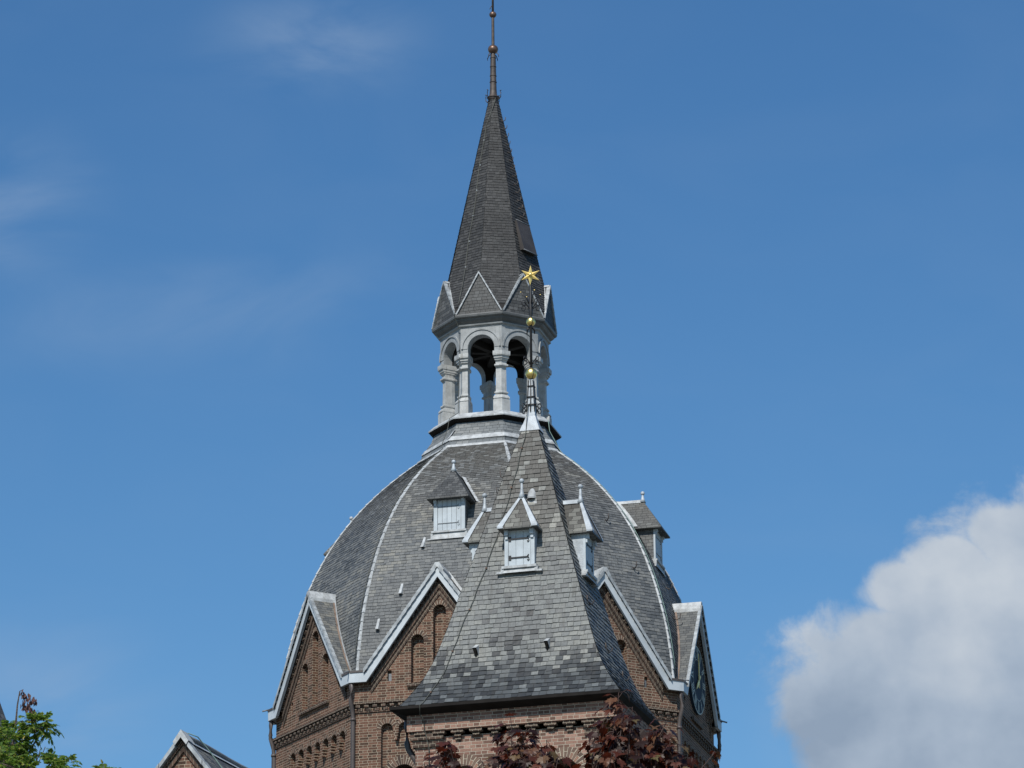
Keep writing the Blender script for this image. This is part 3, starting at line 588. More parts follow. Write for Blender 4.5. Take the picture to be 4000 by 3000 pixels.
# --- dormers (shared builder for tower and turret)
def dormer(fr, parent, af, hw, sill_h, wall_top, eave_h, eave_hw, eave_a, ridge_h, ridge_a, ridge_in, back, slate_mat, cheek_mat, hip_lead, finial_h, fin_r, shut_hw, fancy, sill_drop, nails=False, lead_sides=(True, True)):
    wall_ = MB(); wall_.box(fr, -hw, hw, back, af, sill_h, wall_top)
    d = obj('dormer', wall_, cheek_mat, parent)
    fm = MB(); fwd_ = af
    for s_ in (-1, 1):
        fm.box(fr, *sorted((s_*hw*1.01, s_*(shut_hw+.005))), af-.02, af+.025, sill_h, wall_top)
        fm.box(fr, *sorted((s_*(hw-.005), s_*(hw-.075))), af+.02, af+.085, wall_top-.12, wall_top-.015)      # brackets under the eaves
        fm.box(fr, *sorted((s_*(hw-.012), s_*(hw-.065))), af+.02, af+.055, wall_top-.19, wall_top-.115)
    fm.box(fr, -shut_hw-.005, shut_hw+.005, af-.02, af+.02, wall_top-.06, wall_top)
    obj('shutter_frame', fm, 'shutter', d)
    sh = MB(); nb = 3 if fancy else 5
    w0 = 2*shut_hw/nb
    for i in range(nb): sh.box(fr, -shut_hw+i*w0+.004, -shut_hw+(i+1)*w0-.004, af-.02, af+.014, sill_h+.03, wall_top-.06)
    obj('shutter', sh, 'shutter', d)
    hg = MB()
    for hh in (sill_h+(wall_top-sill_h)*.24, sill_h+(wall_top-sill_h)*.74):
        t_ = .026 if fancy else .012
        hg.box(fr, -shut_hw+.0, shut_hw*.72, af+.014, af+.028, hh-t_*.5, hh+t_*.5)
        pts = [(shut_hw*.70, hh), (shut_hw*.82, hh-.012), (shut_hw*.86, hh-.055), (shut_hw*.76, hh-.075), (shut_hw*.71, hh-.045)]
        hg.tube([fr(u, af+.022, h) for u, h in pts], t_*.42, 5); hg.tube([fr(shut_hw*.68, af+.022, hh), fr(shut_hw*.82, af+.022, hh+.045)], t_*.4, 5)
        if fancy: hg.box(fr, -shut_hw, -shut_hw+.05, af+.014, af+.028, hh-.045, hh+.045)
    obj('hinge', hg, 'iron' if fancy else 'lead_dark', d)
    sl2 = MB(); sl2.box(fr, -hw-.05, hw+.05, af-.05, af+.075, sill_h-.035, sill_h+.012)
    sl2.face([fr(-hw, af+.03, sill_h-.03), fr(hw, af+.03, sill_h-.03), fr(hw+.02, af+.07, sill_h-sill_drop), fr(-hw-.02, af+.07, sill_h-sill_drop)])
    for s_ in (-1, 1):
        sl2.box(fr, *sorted((s_*(hw+.01), s_*(hw+.07))), af-.12, af+.06, sill_h-sill_drop, sill_h-sill_drop*.2)
        sl2.box(fr, *sorted((s_*(hw+.05), s_*(hw+.15))), af-.12, af+.065, sill_h-sill_drop-.005, sill_h-sill_drop+.03)
    obj('sill', sl2, 'lead_white', d)
    # hipped roof
    ro = MB(); E = lambda u, a, h: fr(u, a, h)
    P0, P1 = E(-eave_hw, eave_a, eave_h), E(eave_hw, eave_a, eave_h); Q0, Q1 = E(-eave_hw, back, eave_h), E(eave_hw, back, eave_h)
    H, K = E(0, ridge_a, ridge_h), E(0, ridge_in, ridge_h)
    mid = lambda a_, b_, t, sag: a_.lerp(b_, t)-Vector((0, 0, sag))
    ro.face([P0, P1, H]); ro.face([P1, Q1, K, H]); ro.face([Q0, P0, H, K])
    Dn = Vector((0, 0, .035)); ro.face([P0-Dn, P1-Dn, P1, P0]); ro.face([P1-Dn, Q1-Dn, Q1, P1]); ro.face([Q0-Dn, P0-Dn, P0, Q0])
    ro.face([Q0-Dn, Q1-Dn, P1-Dn, P0-Dn])
    obj('dormer_roof', ro, slate_mat, d)
    fl = MB()
    if hip_lead:
        for s_ in (-1, 1):
            p = E(s_*eave_hw, eave_a, eave_h); wd = hip_lead
            e_f = (E(-s_*eave_hw, eave_a, eave_h)-p).normalized(); e_s = (E(s_*eave_hw, back, eave_h)-p).normalized()
            nf = (fr.n*.6+Vector((0, 0, .5))).normalized(); up_ = fr.n*.012+fr.t*s_*.012+Vector((0, 0, .014))
            a0, a1 = p+up_, H+up_
            fl.face([a0, a0+e_f*wd+fr.n*.0, a1+e_f*wd*.35, a1]); fl.face([a0, a1, a1+e_s*wd*.35, a0+e_s*wd])
            fl.face([a0, a0+e_s*wd, a0+e_s*wd-Dn, a0-Dn]); fl.face([a0, a0-Dn, a0+e_f*wd-Dn, a0+e_f*wd])
    # ridge lead
    rw = .085
    sx = eave_hw/(ridge_h-eave_h)
    for s_ in (-1, 1): fl.face([E(0, ridge_a+.03, ridge_h+.022), E(s_*rw*sx*1.0+s_*.01, ridge_a+.03, ridge_h-rw+.015), E(s_*rw*sx+s_*.01, ridge_in, ridge_h-rw+.015), E(0, ridge_in, ridge_h+.022)])
    fl.face([E(0, ridge_a+.03, ridge_h+.022), E(-rw*sx-.01, ridge_a+.03, ridge_h-rw+.015), E(0, ridge_a+.07, ridge_h-rw), E(rw*sx+.01, ridge_a+.03, ridge_h-rw+.015)])
    if not hip_lead:                         # lead soaker at the back verges
        for s_ in (-1, 1):
            K0, Q = E(0, ridge_in-.0, ridge_h), E(s_*eave_hw, back, eave_h)
    fl.sheet = True; obj('ridge_flashing', fl, 'lead' if hip_lead else 'lead_white', d)
    c = E(0, ridge_a, 0); fi = MB()
    fi.lathe((c.x, c.y), [(fin_r*1.5, ridge_h-.06), (fin_r*.85, ridge_h+.03), (fin_r*.58, ridge_h+.10), (fin_r*.42, finial_h-2*fin_r+.01)], 10)
    fi.ball((c.x, c.y, finial_h-fin_r*.9), fin_r, 12, 8)
    obj('finial', fi, 'lead', d)
    return d
for phi in (-15.35, 74.65, 164.65, 254.65):
    fr = Fr(phi, TCN)
    d = dormer(fr, tower, 4.15, .385, 24.54, 25.37, 25.355, .52, 4.35, 26.20, 3.79, 2.95, 3.45, 'slate_spire' if phi == -15.35 else 'slate_dome', 'slate_dome', 0, 26.43, .052, .29, False, .20)
    fl = MB()                                # stepped lead where the dormer roof meets the dome
    for s_ in (-1, 1):
        pts = []
        for i in range(9):
            h = 25.355+(26.20-25.355)*i/8; u = s_*.52*(26.20-h)/(26.20-25.355); a = dome_R(h)*C225
            pts.append((fr(u*1.02, a+.025, h+.03), fr(u*1.02+s_*.02, a+.11, h+.02), fr(u+s_*.11, a+.012, h-.01)))
        for q, z in zip(pts, pts[1:]): fl.face([q[0], q[1], z[1], z[0]]); fl.face([q[0], q[2], z[2], z[0]])
    fl.sheet = True; obj('valley_flashing', fl, 'lead_white', d)

# --- clock on the right-hand gable
fc = Fr(74.65, TCN); CA = WA+.02
ck = MB(); ck.prism(fc, arc(0, 21.52, .84, 0, 360-7.5, 47), WA-.05, CA+.05); clk = obj('clock_dial', ck, 'dial', tower)
rm = MB(); nn = 48
for r0_, r1_ in ((.81, .84), (.50, .515)):
    for i in range(nn):
        a, b = 2*math.pi*i/nn, 2*math.pi*(i+1)/nn
        rm.face([fc(r_*math.sin(t), CA+.056, 21.52+r_*math.cos(t)) for r_, t in ((r0_, a), (r1_, a), (r1_, b), (r0_, b))])
rm.sheet = True; obj('dial_ring', rm, 'numeral', clk)
def stroke(mb, th, x0, y0, x1, y1, wd):      # numeral stroke in local dial coordinates, top outwards
    ca, sa = math.cos(th), math.sin(th)
    def P(x, y): return fc(x*ca + y*sa, CA+.06, 21.52 - x*sa + y*ca)
    d = Vector((x1-x0, y1-y0)).normalized(); nx, ny = -d.y*wd, d.x*wd
    mb.face([P(x0-nx, y0-ny), P(x0+nx, y0+ny), P(x1+nx, y1+ny), P(x1-nx, y1-ny)])
for i, txt in enumerate(['XII', 'I', 'II', 'III', 'IIII', 'V', 'VI', 'VII', 'VIII', 'IX', 'X', 'XI']):
    nm = MB(); th = 2*math.pi*i/12; wds = {'I': .055, 'V': .10, 'X': .11}; tot = sum(wds[c] for c in txt); x = -tot/2
    for c in txt:
        wv_ = wds[c]; xc = x+wv_/2
        if c == 'I': stroke(nm, th, xc, .54, xc, .79, .016)
        if c == 'V': stroke(nm, th, xc-.04, .79, xc, .54, .018); stroke(nm, th, xc+.04, .79, xc, .54, .010)
        if c == 'X': stroke(nm, th, xc-.045, .79, xc+.045, .54, .018); stroke(nm, th, xc+.045, .79, xc-.045, .54, .010)
        x += wv_
    nm.sheet = True; obj('numeral', nm, 'numeral', clk)
for th, ln, wd in ((2*math.pi*.0, .66, .034), (2*math.pi*7.6/12, .46, .046)):
    hm = MB(); s_, c_ = math.sin(th), math.cos(th)
    def P(x, y, a): return fc(x*c_ + y*s_, a, 21.52 - x*s_ + y*c_)
    for q in ([(-wd*.5, -.2), (wd*.5, -.2), (wd*.6, 0), (wd, ln*.55), (wd*.35, ln*.8), (0, ln), (-wd*.35, ln*.8), (-wd, ln*.55), (-wd*.6, 0)],):
        hm.face([P(x, y, CA+.10) for x, y in q])
        for i in range(len(q)): hm.face([P(*q[i], CA+.10), P(*q[(i+1) % len(q)], CA+.10), P(*q[(i+1) % len(q)], CA+.08), P(*q[i], CA+.08)])
    obj('clock_hand', hm, 'gold_flat', clk)

# --- rainwater pipes at the corners
for phi in CORN:
    f_ = Fr(phi, TCN); mb = MB()
    mb.tube([f_(0, 5.53, 20.78), f_(0, 5.545, 20.6), f_(0, 5.55, 20.36), f_(0, 5.545, 20.28), f_(0, 5.50, 20.12), f_(0, 5.47, 20.02), f_(0, 5.465, 19.9), f_(0, 5.465, GZ)], .052, 10)
    for h in (19.86, 18.0, 16): mb.tube([f_(0, 5.465, h-.03), f_(0, 5.465, h+.03)], .066, 10)
    obj('downpipe', mb, 'pipe', tower)
    mb = MB(); e = Fr(phi, TCN); mb.tube([e(0, 5.60, 21.0), e(0, 5.76, 20.96)], .02, 6); obj('overflow_spout', mb, 'lead_dark', tower)

# --- lantern: slated drum, ledge, columns, arches, cornice
def octa(mb, prof, cap=False, n=8):
    rings = [[Fr(p, TCN)(0, r, h) for p in CORN] for r, h in prof]
    for i in range(len(rings)-1):
        for k in range(8): mb.face([rings[i][k], rings[i][(k+1) % 8], rings[i+1][(k+1) % 8], rings[i+1][k]])
    if cap: mb.face(rings[0][::-1]); mb.face(rings[-1])
lan = MB()
for k in range(8):
    f_ = Fr(FACES[k], TCN); pr = [(1.93, 27.42), (1.845, 27.64), (1.80, 27.72), (1.62, 27.98), (1.545, 28.20)]
    lan.strip([f_(-r*S225, r*C225, h) for r, h in pr], [f_(r*S225, r*C225, h) for r, h in pr], smooth=False)
lantern = obj('lantern', lan, 'slate_drum', tower)
mb = MB(); octa(mb, [(1.99, 27.425), (1.975, 27.47), (1.90, 27.515), (1.87, 27.50)]); octa(mb, [(1.872, 27.635), (1.865, 27.66), (1.79, 27.765), (1.745, 27.77)]); mb.sheet = True
obj('drum_flashing', mb, 'lead_white', lantern)
mb = MB(); octa(mb, [(1.5, 28.15), (1.57, 28.17), (1.56, 28.19), (1.66, 28.22), (1.695, 28.255)]); mb.sheet = True; obj('ledge_soffit', mb, 'gutter', lantern)
mb = MB(); octa(mb, [(1.695, 28.25), (1.70, 28.28), (1.55, 28.415), (1.47, 28.43), (.0001, 28.435)]); mb.sheet = True; obj('ledge', mb, 'lead_white', lantern)
def column(phi):
    mb = MB(); V = Fr(phi, TCN)
    tR = Vector((math.cos(R(phi+22.5)), math.sin(R(phi+22.5)), 0)); nR = Vector((math.sin(R(phi+22.5)), -math.cos(R(phi+22.5)), 0))
    tL = -Vector((math.cos(R(phi-22.5)), math.sin(R(phi-22.5)), 0)); nL = Vector((math.sin(R(phi-22.5)), -math.cos(R(phi-22.5)), 0))
    def sec(h, e, w_=.147, d=.20):
        c = V(0, 1.335+e/C225, h); we = w_+e*.8
        return [c+tL*we-nL*(d+2*e), c+tL*we, c, c+tR*we, c+tR*we-nR*(d+2*e), V(0, 1.335-.32-e, h)]
    prof = [(28.40, .105), (28.74, .105), (28.745, .085), (28.775, .085), (28.78, .10), (28.815, .095), (28.87, .05), (28.905, .012), (28.915, .04), (28.93, .052), (28.955, .052), (28.97, .04), (28.975, .008), (29.0, 0), (29.61, -.01), (29.635, .005), (29.64, .04), (29.655, .055), (29.685, .055), (29.70, .04), (29.705, .004), (29.77, .004), (29.80, .018), (29.805, .045), (29.845, .048), (29.85, .075), (29.91, .08), (29.915, .112), (29.95, .118), (30.03, .118)]
    S = [sec(h, e) for h, e in prof]
    for a, b in zip(S, S[1:]):
        for i in range(6): mb.face([a[i], a[(i+1) % 6], b[(i+1) % 6], b[i]])
    mb.face(S[-1]); return mb
for phi in CORN: obj('column', column(phi), 'zinc', lantern)
for phi in FACES:
    f_ = Fr(phi, TCN); AA = 1.285; hwid = AA*T225
    poly = [(-hwid, 30.02), (-.344, 30.02)] + arc(0, 30.16, .344, 180, 0, 16) + [(.344, 30.02), (hwid, 30.02), (hwid, 30.76), (-hwid, 30.76)]
    mb = MB(); mb.prism(f_, poly, AA-.24, AA)
    for r0_, r1_, a_ in ((.475, .515, .035), (.352, .475, .012)):
        for i in range(18):
            b0, b1 = math.pi*i/18, math.pi*(i+1)/18; P = lambda r_, b, a__: f_(r_*math.cos(b), a__, 30.16+r_*math.sin(b))
            mb.face([P(r0_, b0, AA+a_), P(r1_, b0, AA+a_), P(r1_, b1, AA+a_), P(r0_, b1, AA+a_)]); mb.face([P(r1_, b0, AA+a_), P(r1_, b0, AA-.01), P(r1_, b1, AA-.01), P(r1_, b1, AA+a_)]); mb.face([P(r0_, b0, AA+a_), P(r0_, b1, AA+a_), P(r0_, b1, AA-.01), P(r0_, b0, AA-.01)])
    for u in (-.30, 0.0, .30): 
        if abs(u) > .1: mb.box(f_, u-.05, u+.05, AA-.01, AA+.006, 30.705, 30.725)
    obj('arch', mb, 'zinc_grey', lantern)
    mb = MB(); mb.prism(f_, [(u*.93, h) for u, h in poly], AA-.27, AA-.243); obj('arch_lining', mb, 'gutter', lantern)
mb = MB(); octa(mb, [(1.39, 30.72), (1.41, 30.745), (1.445, 30.76), (1.455, 30.785), (1.435, 30.80)]); mb.sheet = True; obj('bead_moulding', mb, 'zinc_grey', lantern)
mb = MB(); octa(mb, [(1.43, 30.80), (1.45, 30.83), (1.50, 30.86), (1.535, 30.90), (1.54, 30.925), (1.585, 30.935), (1.605, 30.955), (1.616, 31.0), (1.60, 31.03), (1.50, 31.05)]); mb.sheet = True; obj('cornice', mb, 'cornice', lantern)
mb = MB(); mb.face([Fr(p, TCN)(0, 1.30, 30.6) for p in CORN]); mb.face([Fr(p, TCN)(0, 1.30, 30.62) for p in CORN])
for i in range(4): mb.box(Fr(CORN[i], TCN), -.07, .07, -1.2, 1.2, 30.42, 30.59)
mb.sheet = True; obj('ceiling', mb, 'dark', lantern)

# --- spire with its ring of slated gables
def spR(h): return .12 + .2253*(37.45-h)
HJ = 32.135; spm = MB()
for k in range(8):
    pa, pb = Fr(FACES[k], TCN), Fr(FACES[(k+1) % 8], TCN); fm_ = Fr(FACES[k]+22.5, TCN)
    lv = [HJ + (37.45-HJ)*i/10 for i in range(11)]
    lo = [pa(0, spR(h), h) for h in lv]; ro = [pb(0, spR(h), h) for h in lv]
    c = fm_(0, 1.60, 31.03); n_ = 5
    L0 = [c.lerp(lo[0], i/n_) for i in range(n_)]; R0 = [c.lerp(ro[0], i/n_) for i in range(n_)]
    spm.strip(L0+lo, R0+ro, smooth=False)
spm.sheet = True
spire = obj('spire', spm, 'underlay', tower)
sf_ = MB(); rs = random.Random(22)
for k in range(8):
    pa, pb = Fr(FACES[k], TCN), Fr(FACES[(k+1) % 8], TCN); c = Fr(FACES[k]+22.5, TCN)(0, 1.60, 31.03); n_ = 5
    lv = [HJ + (37.45-HJ)*i/10 for i in range(11)]; lo = [pa(0, spR(h), h) for h in lv]; ro = [pb(0, spR(h), h) for h in lv]
    slate_field(sf_, [(c.lerp(lo[0], i/n_), c.lerp(ro[0], i/n_)) for i in range(1, n_)]+list(zip(lo, ro)), .125, .083, rs, .010)
obj('spire_slates', sf_, 'slate_spire_laid', spire)
for k in range(8):
    f_ = Fr(FACES[k], TCN); gm = MB(); GA = 1.455
    c0, c1, pk = f_(-.595, GA, 31.03), f_(.595, GA, 31.03), f_(0, GA, HJ-.03); J = f_(0, spR(HJ)-.02, HJ-.03)
    n_ = 6; gm.strip([c0.lerp(pk, i/n_) for i in range(n_)]+[pk+f_.t*-.001], [c1.lerp(pk, i/n_) for i in range(n_)]+[pk+f_.t*.001], smooth=False)
    gm.sheet = True; gab = obj('spire_gable', gm, 'slate_spire', spire)
    vm = MB()
    for s_ in (-1, 1):                       # lead verge and the little side roof with its lead valley
        b, t = f_(s_*.60, GA, 31.04), f_(0, GA, HJ)
        d = (t-b).normalized(); nn_ = f_.n; side = d.cross(nn_)*(1 if s_ > 0 else -1)
        w1 = .024
        for i in range(7):
            p, q = b.lerp(t, i/7), b.lerp(t, (i+1)/7); lift = .012*(1-0)
            a1, a2 = p+nn_*.045-side*w1, p+nn_*.045+side*.012; b1, b2 = q+nn_*.038-side*w1*.9, q+nn_*.038+side*.008
            vm.face([a1, a2, b2, b1]); vm.face([a2, a2-nn_*.10+side*.0, b2-nn_*.10, b2]); vm.face([a1, a2, a2-nn_*.05, a1-nn_*.05]); vm.face([a1, b1, b1-nn_*.04, a1-nn_*.04])
    vm.sheet = True; obj('verge_lead', vm, 'lead', gab) if False else None
    o = obj('gable_flashing', vm, 'verge', spire)
    sm_ = MB(); vl = MB()
    for s_ in (-1, 1):
        cc = Fr(FACES[k]+s_*22.5, TCN)(0, 1.61, 31.035); pk2 = f_(0, GA, HJ+.0); J2 = f_(0, spR(HJ)-.01, HJ+.0)
        n_ = 6
        sm_.strip([cc.lerp(pk2, i/n_) for i in range(n_+1)], [cc.lerp(J2, i/n_) for i in range(n_+1)], smooth=False)
        for i in range(6):                   # valley lead, broadening towards the foot
            g0, g1 = i/n_, (i+1)/n_; wv0, wv1 = .9*(1-g0)**1.2, .9*(1-g1)**1.2
            dz = Vector((0, 0, .014))+f_.n*.006
            vl.face([cc.lerp(J2, g0)+dz, cc.lerp(J2, g0).lerp(cc.lerp(pk2, g0), min(1, wv0+.12))+dz, cc.lerp(J2, g1).lerp(cc.lerp(pk2, g1), min(1, wv1+.12))+dz, cc.lerp(J2, g1)+dz])
        vl.face([pk2+Vector((0, 0, .02)), J2+Vector((0, 0, .02)), J2+f_.t*s_*.05-Vector((0, 0, .045)), pk2+f_.t*s_*.05-Vector((0, 0, .045))])
    sm_.sheet = True; vl.sheet = True
    obj('side_slates', sm_, 'slate_spire', spire); obj('valley_flashing', vl, 'lead_white', spire)
# hatch
fh = Fr(52.15, TCN); mb = MB(); ap = lambda h: spR(h)*C225
q = [(-.25, 32.93), (.25, 32.93), (.25, 33.75), (-.25, 33.75)]
def hp(u, h, d): return fh(u, ap(h)+d, h)
front = [hp(-.27, 32.93, .13), hp(.27, 32.93, .13), hp(.27, 33.78, .07), hp(-.27, 33.78, .07)]; bk = [hp(-.27, 32.93, -.03), hp(.27, 32.93, -.03), hp(.27, 33.78, -.03), hp(-.27, 33.78, -.03)]
mb.face(front); mb.face(bk)
for i in range(4): mb.face([front[i], front[(i+1) % 4], bk[(i+1) % 4], bk[i]])
obj('roof_hatch', mb, 'hatch', spire)
mb = MB()
for (u0, h0), (u1, h1) in (((-.28, 32.92), (.28, 32.92)), ((-.28, 33.79), (.28, 33.79))): mb.tube([hp(u0, h0, .13 if h0 < 33 else .07), hp(u1, h1, .13 if h0 < 33 else .07)], .014, 6)
obj('hatch_edge', mb, 'lead_dark', spire)
for i in range(13):
    h = 36.85 - i*.235; mb = MB(); hook(mb, fh(.02, spR(h)*C225+.01, h), (fh.n*.75+fh.t*.25).normalized(), .11, .011); obj('roof_hook', mb, 'old_iron', spire)
mb = MB(); fl_ = Fr(-37.85, TCN)
pth = [fh(-.05, .19, 37.2)] ; f0 = Fr(-8, TCN); pth = [f0(.08, .16, 37.45), f0(0.0, .22, 37.1)] + [fl_(-.02+.02*math.sin(i), spR(37.0-.35*i)*C225+.02, 37.0-.35*i) for i in range(1, 14)]
pth += [fl_(.03, 1.35, 31.9), fl_(.05, 1.52, 31.4), fl_(.0, 1.66, 31.0), fl_(0.02, 1.48, 30.7), fl_(0, 1.44, 30.1), fl_(.03, 1.50, 29.2), fl_(.02, 1.52, 28.45), fl_(-.12, 1.70, 28.28), fl_(-.16, 1.72, 28.0), fl_(-.17, 1.86, 27.7), fl_(-.14, 1.98, 27.5)]
for i in range(20): h = 27.4-.32*i; pth.append(fl_(-.085, dome_R(h)+.02, h+.01))
mb.tube(pth, .009, 5); obj('lightning_cable', mb, 'cable_dark', tower)
for i in range(7): hh = 36.2-.75*i; part('cable_clip', 'verge', tower, lambda m_: m_.box(fl_, -.022, .008, spR(hh)*C225, spR(hh)*C225+.03, hh-.012, hh+.012))
mb = MB(); fr52 = Fr(52.15, TCN); pth = [fr52(-.05, 1.72, 28.3), fr52(-.02, 1.74, 28.0), fr52(.0, 1.95, 27.6)]
for i in range(20): h = 27.4-.32*i; pth.append(fr52(.085, dome_R(h)+.02, h+.01))
mb.tube(pth, .009, 5); obj('lightning_cable', mb, 'cable', tower)
# finial of the spire
fn = MB(); fn.lathe(TCN, [(.125, 37.42), (.15, 37.5), (.135, 37.55), (.10, 37.60), (.088, 37.75), (.08, 38.1), (.075, 38.4), (.07, 38.70), (.055, 38.78), (.05, 38.85)], 12)
for h, r_ in ((37.52, .165), (37.96, .092), (38.14, .087), (38.40, .082), (38.65, .077)): fn.lathe(TCN, [(r_-.012, h-.018), (r_+.004, h-.008), (r_+.004, h+.008), (r_-.012, h+.018)], 12)
fn.lathe(TCN, [(.05, 38.8), (.042, 39.0), (.038, 39.8), (.034, 39.86)], 10); fn.lathe(TCN, [(.03, 39.9), (.024, 41.0), (.014, 42.2)], 8)
fin_o = obj('finial', fn, 'copper', spire)
mb = MB()
for ph in range(0, 360, 90):
    f_ = Fr(ph+52, TCN); mb.tube([f_(0, .12, 37.5), f_(0, .20, 37.44), f_(0, .245, 37.5), f_(0, .25, 37.6), f_(0, .225, 37.66), f_(0, .26, 37.67)], .014, 6)
    mb.tube([f_(0, .05, 38.78), f_(0, .14, 38.86-.1), f_(0, .19, 38.68), f_(0, .185, 38.64)], .012, 5)
mb.tube([(TX, TY, 40.2), (TX-.05, TY, 40.12), (TX-.08, TY-.02, 40.05)], .01, 5)
obj('scroll_work', mb, 'old_iron', spire)
for hc, r_, in ((38.90, .135), (39.90, .095)):
    mb = MB(); mb.lathe(TCN, [(max(.02, r_*math.sin(math.pi*i/12)), hc-r_*.92*math.cos(math.pi*i/12)) for i in range(13)], 20)
    obj('finial_ball', mb, 'copper_ball', spire)

# ================================================================== THE CORNER TURRET IN FRONT
TH = 16.84
PROF = [(.0, .02), (.60, .168), (1.3, .377), (2.0, .58), (3.0, .868), (4.0, 1.16), (4.6, 1.335), (5.0, 1.46), (5.35, 1.585), (5.65, 1.73), (5.9, 1.89), (6.13, 2.06)]
RB = 1.65/2.064; APX = 21.76
def prof_a(h):
    d = APX-h
    for (d1, a1), (d2, a2) in zip(PROF, PROF[1:]):
        if d1 <= d <= d2: return a1+(a2-a1)*(d-d1)/(d2-d1)
    return PROF[-1][1]
def turret_body(root, C, full=True):
    rs = random.Random(23)
    sides = [(-TH, 'f'), (90-TH, 's'), (180-TH, 'f'), (-90-TH, 's')]
    rf = MB(); rf.keep = True
    hs = [APX-6.13+(6.13-.55)*i/26 for i in range(27)]
    for phi, kd in sides:
        f_ = Fr(phi, C); lw = lambda h: prof_a(h)*(1 if kd == 'f' else RB); dp = lambda h: prof_a(h)*(RB if kd == 'f' else 1)
        rf.strip([f_(-lw(h), dp(h), h) for h in hs], [f_(lw(h), dp(h), h) for h in hs], smooth=False)
    rf.sheet = True
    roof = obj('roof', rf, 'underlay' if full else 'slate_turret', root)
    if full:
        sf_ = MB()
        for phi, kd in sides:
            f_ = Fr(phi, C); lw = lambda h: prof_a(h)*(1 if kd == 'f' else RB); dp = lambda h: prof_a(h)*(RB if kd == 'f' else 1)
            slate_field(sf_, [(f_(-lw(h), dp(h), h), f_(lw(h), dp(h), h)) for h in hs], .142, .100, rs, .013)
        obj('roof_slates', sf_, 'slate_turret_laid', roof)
    wl = MB(); rg_ = MB(); gl_ = MB(); up_ = MB(); db = MB(); gt = MB()
    for phi, kd in sides:
        f_ = Fr(phi, C); W_, D_ = (1.87, 1.30) if kd == 'f' else (1.30, 1.87)
        cs = (-.95, .93) if kd == 'f' else (-.62, .62)
        holes = [(niche(cu, .26, 14.53, 12.2), .6) for cu in cs]
        wall_panel(wl, f_, D_, [(-W_, GZ), (W_, GZ), (W_, 15.1), (-W_, 15.1)], holes)
        for cu in cs:
            part('brick_arch', 'voussoir_pale', root, lambda m_: vring(m_, f_, cu, 14.27, .262, .47, D_+.012, 0, 180, .03, 20)); part('window_pane', 'glass', root, lambda m_: m_.box(f_, cu-.27, cu+.27, D_-.6, D_-.55, 12.1, 14.6))
        U, Dp = W_+.125, D_+.125
        up_.face([f_(-U, Dp, 15.2), f_(U, Dp, 15.2), f_(U, Dp, 15.56), f_(-U, Dp, 15.56)]); up_.face([f_(-U, Dp, 15.2), f_(U, Dp, 15.2), f_(W_, D_, 15.2), f_(-W_, D_, 15.2)])
        nb = 11 if kd == 'f' else 8              # stepped corbel teeth
        for i in range(nb):
            u = -W_+.12+(2*W_-.24)*i/(nb-1)
            db.box(f_, u-.115, u+.115, D_-.02, D_+.105, 15.135, 15.197); db.box(f_, u-.06, u+.06, D_-.02, D_+.07, 15.072, 15.135)
            if i % 2 == 0: db.box(f_, u-.055, u+.055, D_-.02, D_+.04, 15.01, 15.072)
        for s_ in (-1, 1):
            for (h0, h1, pr) in ((15.05, 15.197, .075), (14.92, 15.05, .04)): db.box(f_, *sorted((s_*(W_-.55), s_*(W_+pr))), D_-.02, D_+pr+.004, h0, h1)
    fF = Fr(-TH, C); ringp = lambda ul, ur, d, h: [fF(ul, d, h), fF(ur, d, h), fF(ur, -d, h), fF(ul, -d, h)]
    lvl = [ringp(-2.0, 2.0, 1.42, 15.50), ringp(-2.23, 2.06, 1.645, 15.56), ringp(-2.25, 2.08, 1.67, 15.575), ringp(-2.255, 2.085, 1.675, 15.63), ringp(-2.22, 2.06, 1.645, 15.635), ringp(-2.1, 2.02, 1.6, 15.60)]
    for q, z in zip(lvl, lvl[1:]):
        for i in range(4): gt.face([q[i], q[(i+1) % 4], z[(i+1) % 4], z[i]])
    obj('wall', wl, 'brick_pale', root)
    up_.sheet = True; gt.sheet = True
    obj('upper_wall', up_, 'brick_pale', root); obj('corbel_band', db, 'brick_dark', root); obj('gutter', gt, 'gutter', root)
    return roof
UC = (0.693, 64.27)
tur = thing('corner_turret', 'square brick turret with a tall flared slate roof and gilded star, before the big tower', 'turret', (UC[0], UC[1], GZ))
troof = turret_body(tur, UC)
frF2, frR2, frL2 = Fr(-TH, UC), Fr(90-TH, UC), Fr(-90-TH, UC)
dormer(frF2, tur, .855, .285, 18.30, 19.02, 19.03, .375, 1.03, 19.72, .70, .40, .25, 'slate_turret', 'lead', .115, 20.04, .047, .212, True, .12)
for f_ in (frR2, frL2): dormer(f_, tur, 1.075, .285, 18.28, 19.02, 19.03, .375, 1.25, 19.74, .935, .52, .40, 'slate_turret', 'lead', .115, 20.05, .047, .212, True, .12)
o = cowl(frF2, .125, prof_a(19.72)*RB, 19.70, .085, .22, 'vent_cowl', tur, 'lead_white', RB*.29)
mb = MB(); mb.face([frF2(.03, prof_a(19.70)*RB+.012, 19.70), frF2(.22, prof_a(19.70)*RB+.012, 19.70), frF2(.24, prof_a(19.56)*RB+.012, 19.56), frF2(.06, prof_a(19.56)*RB+.012, 19.56)]); mb.sheet = True; obj('lead_apron', mb, 'lead_white', tur)
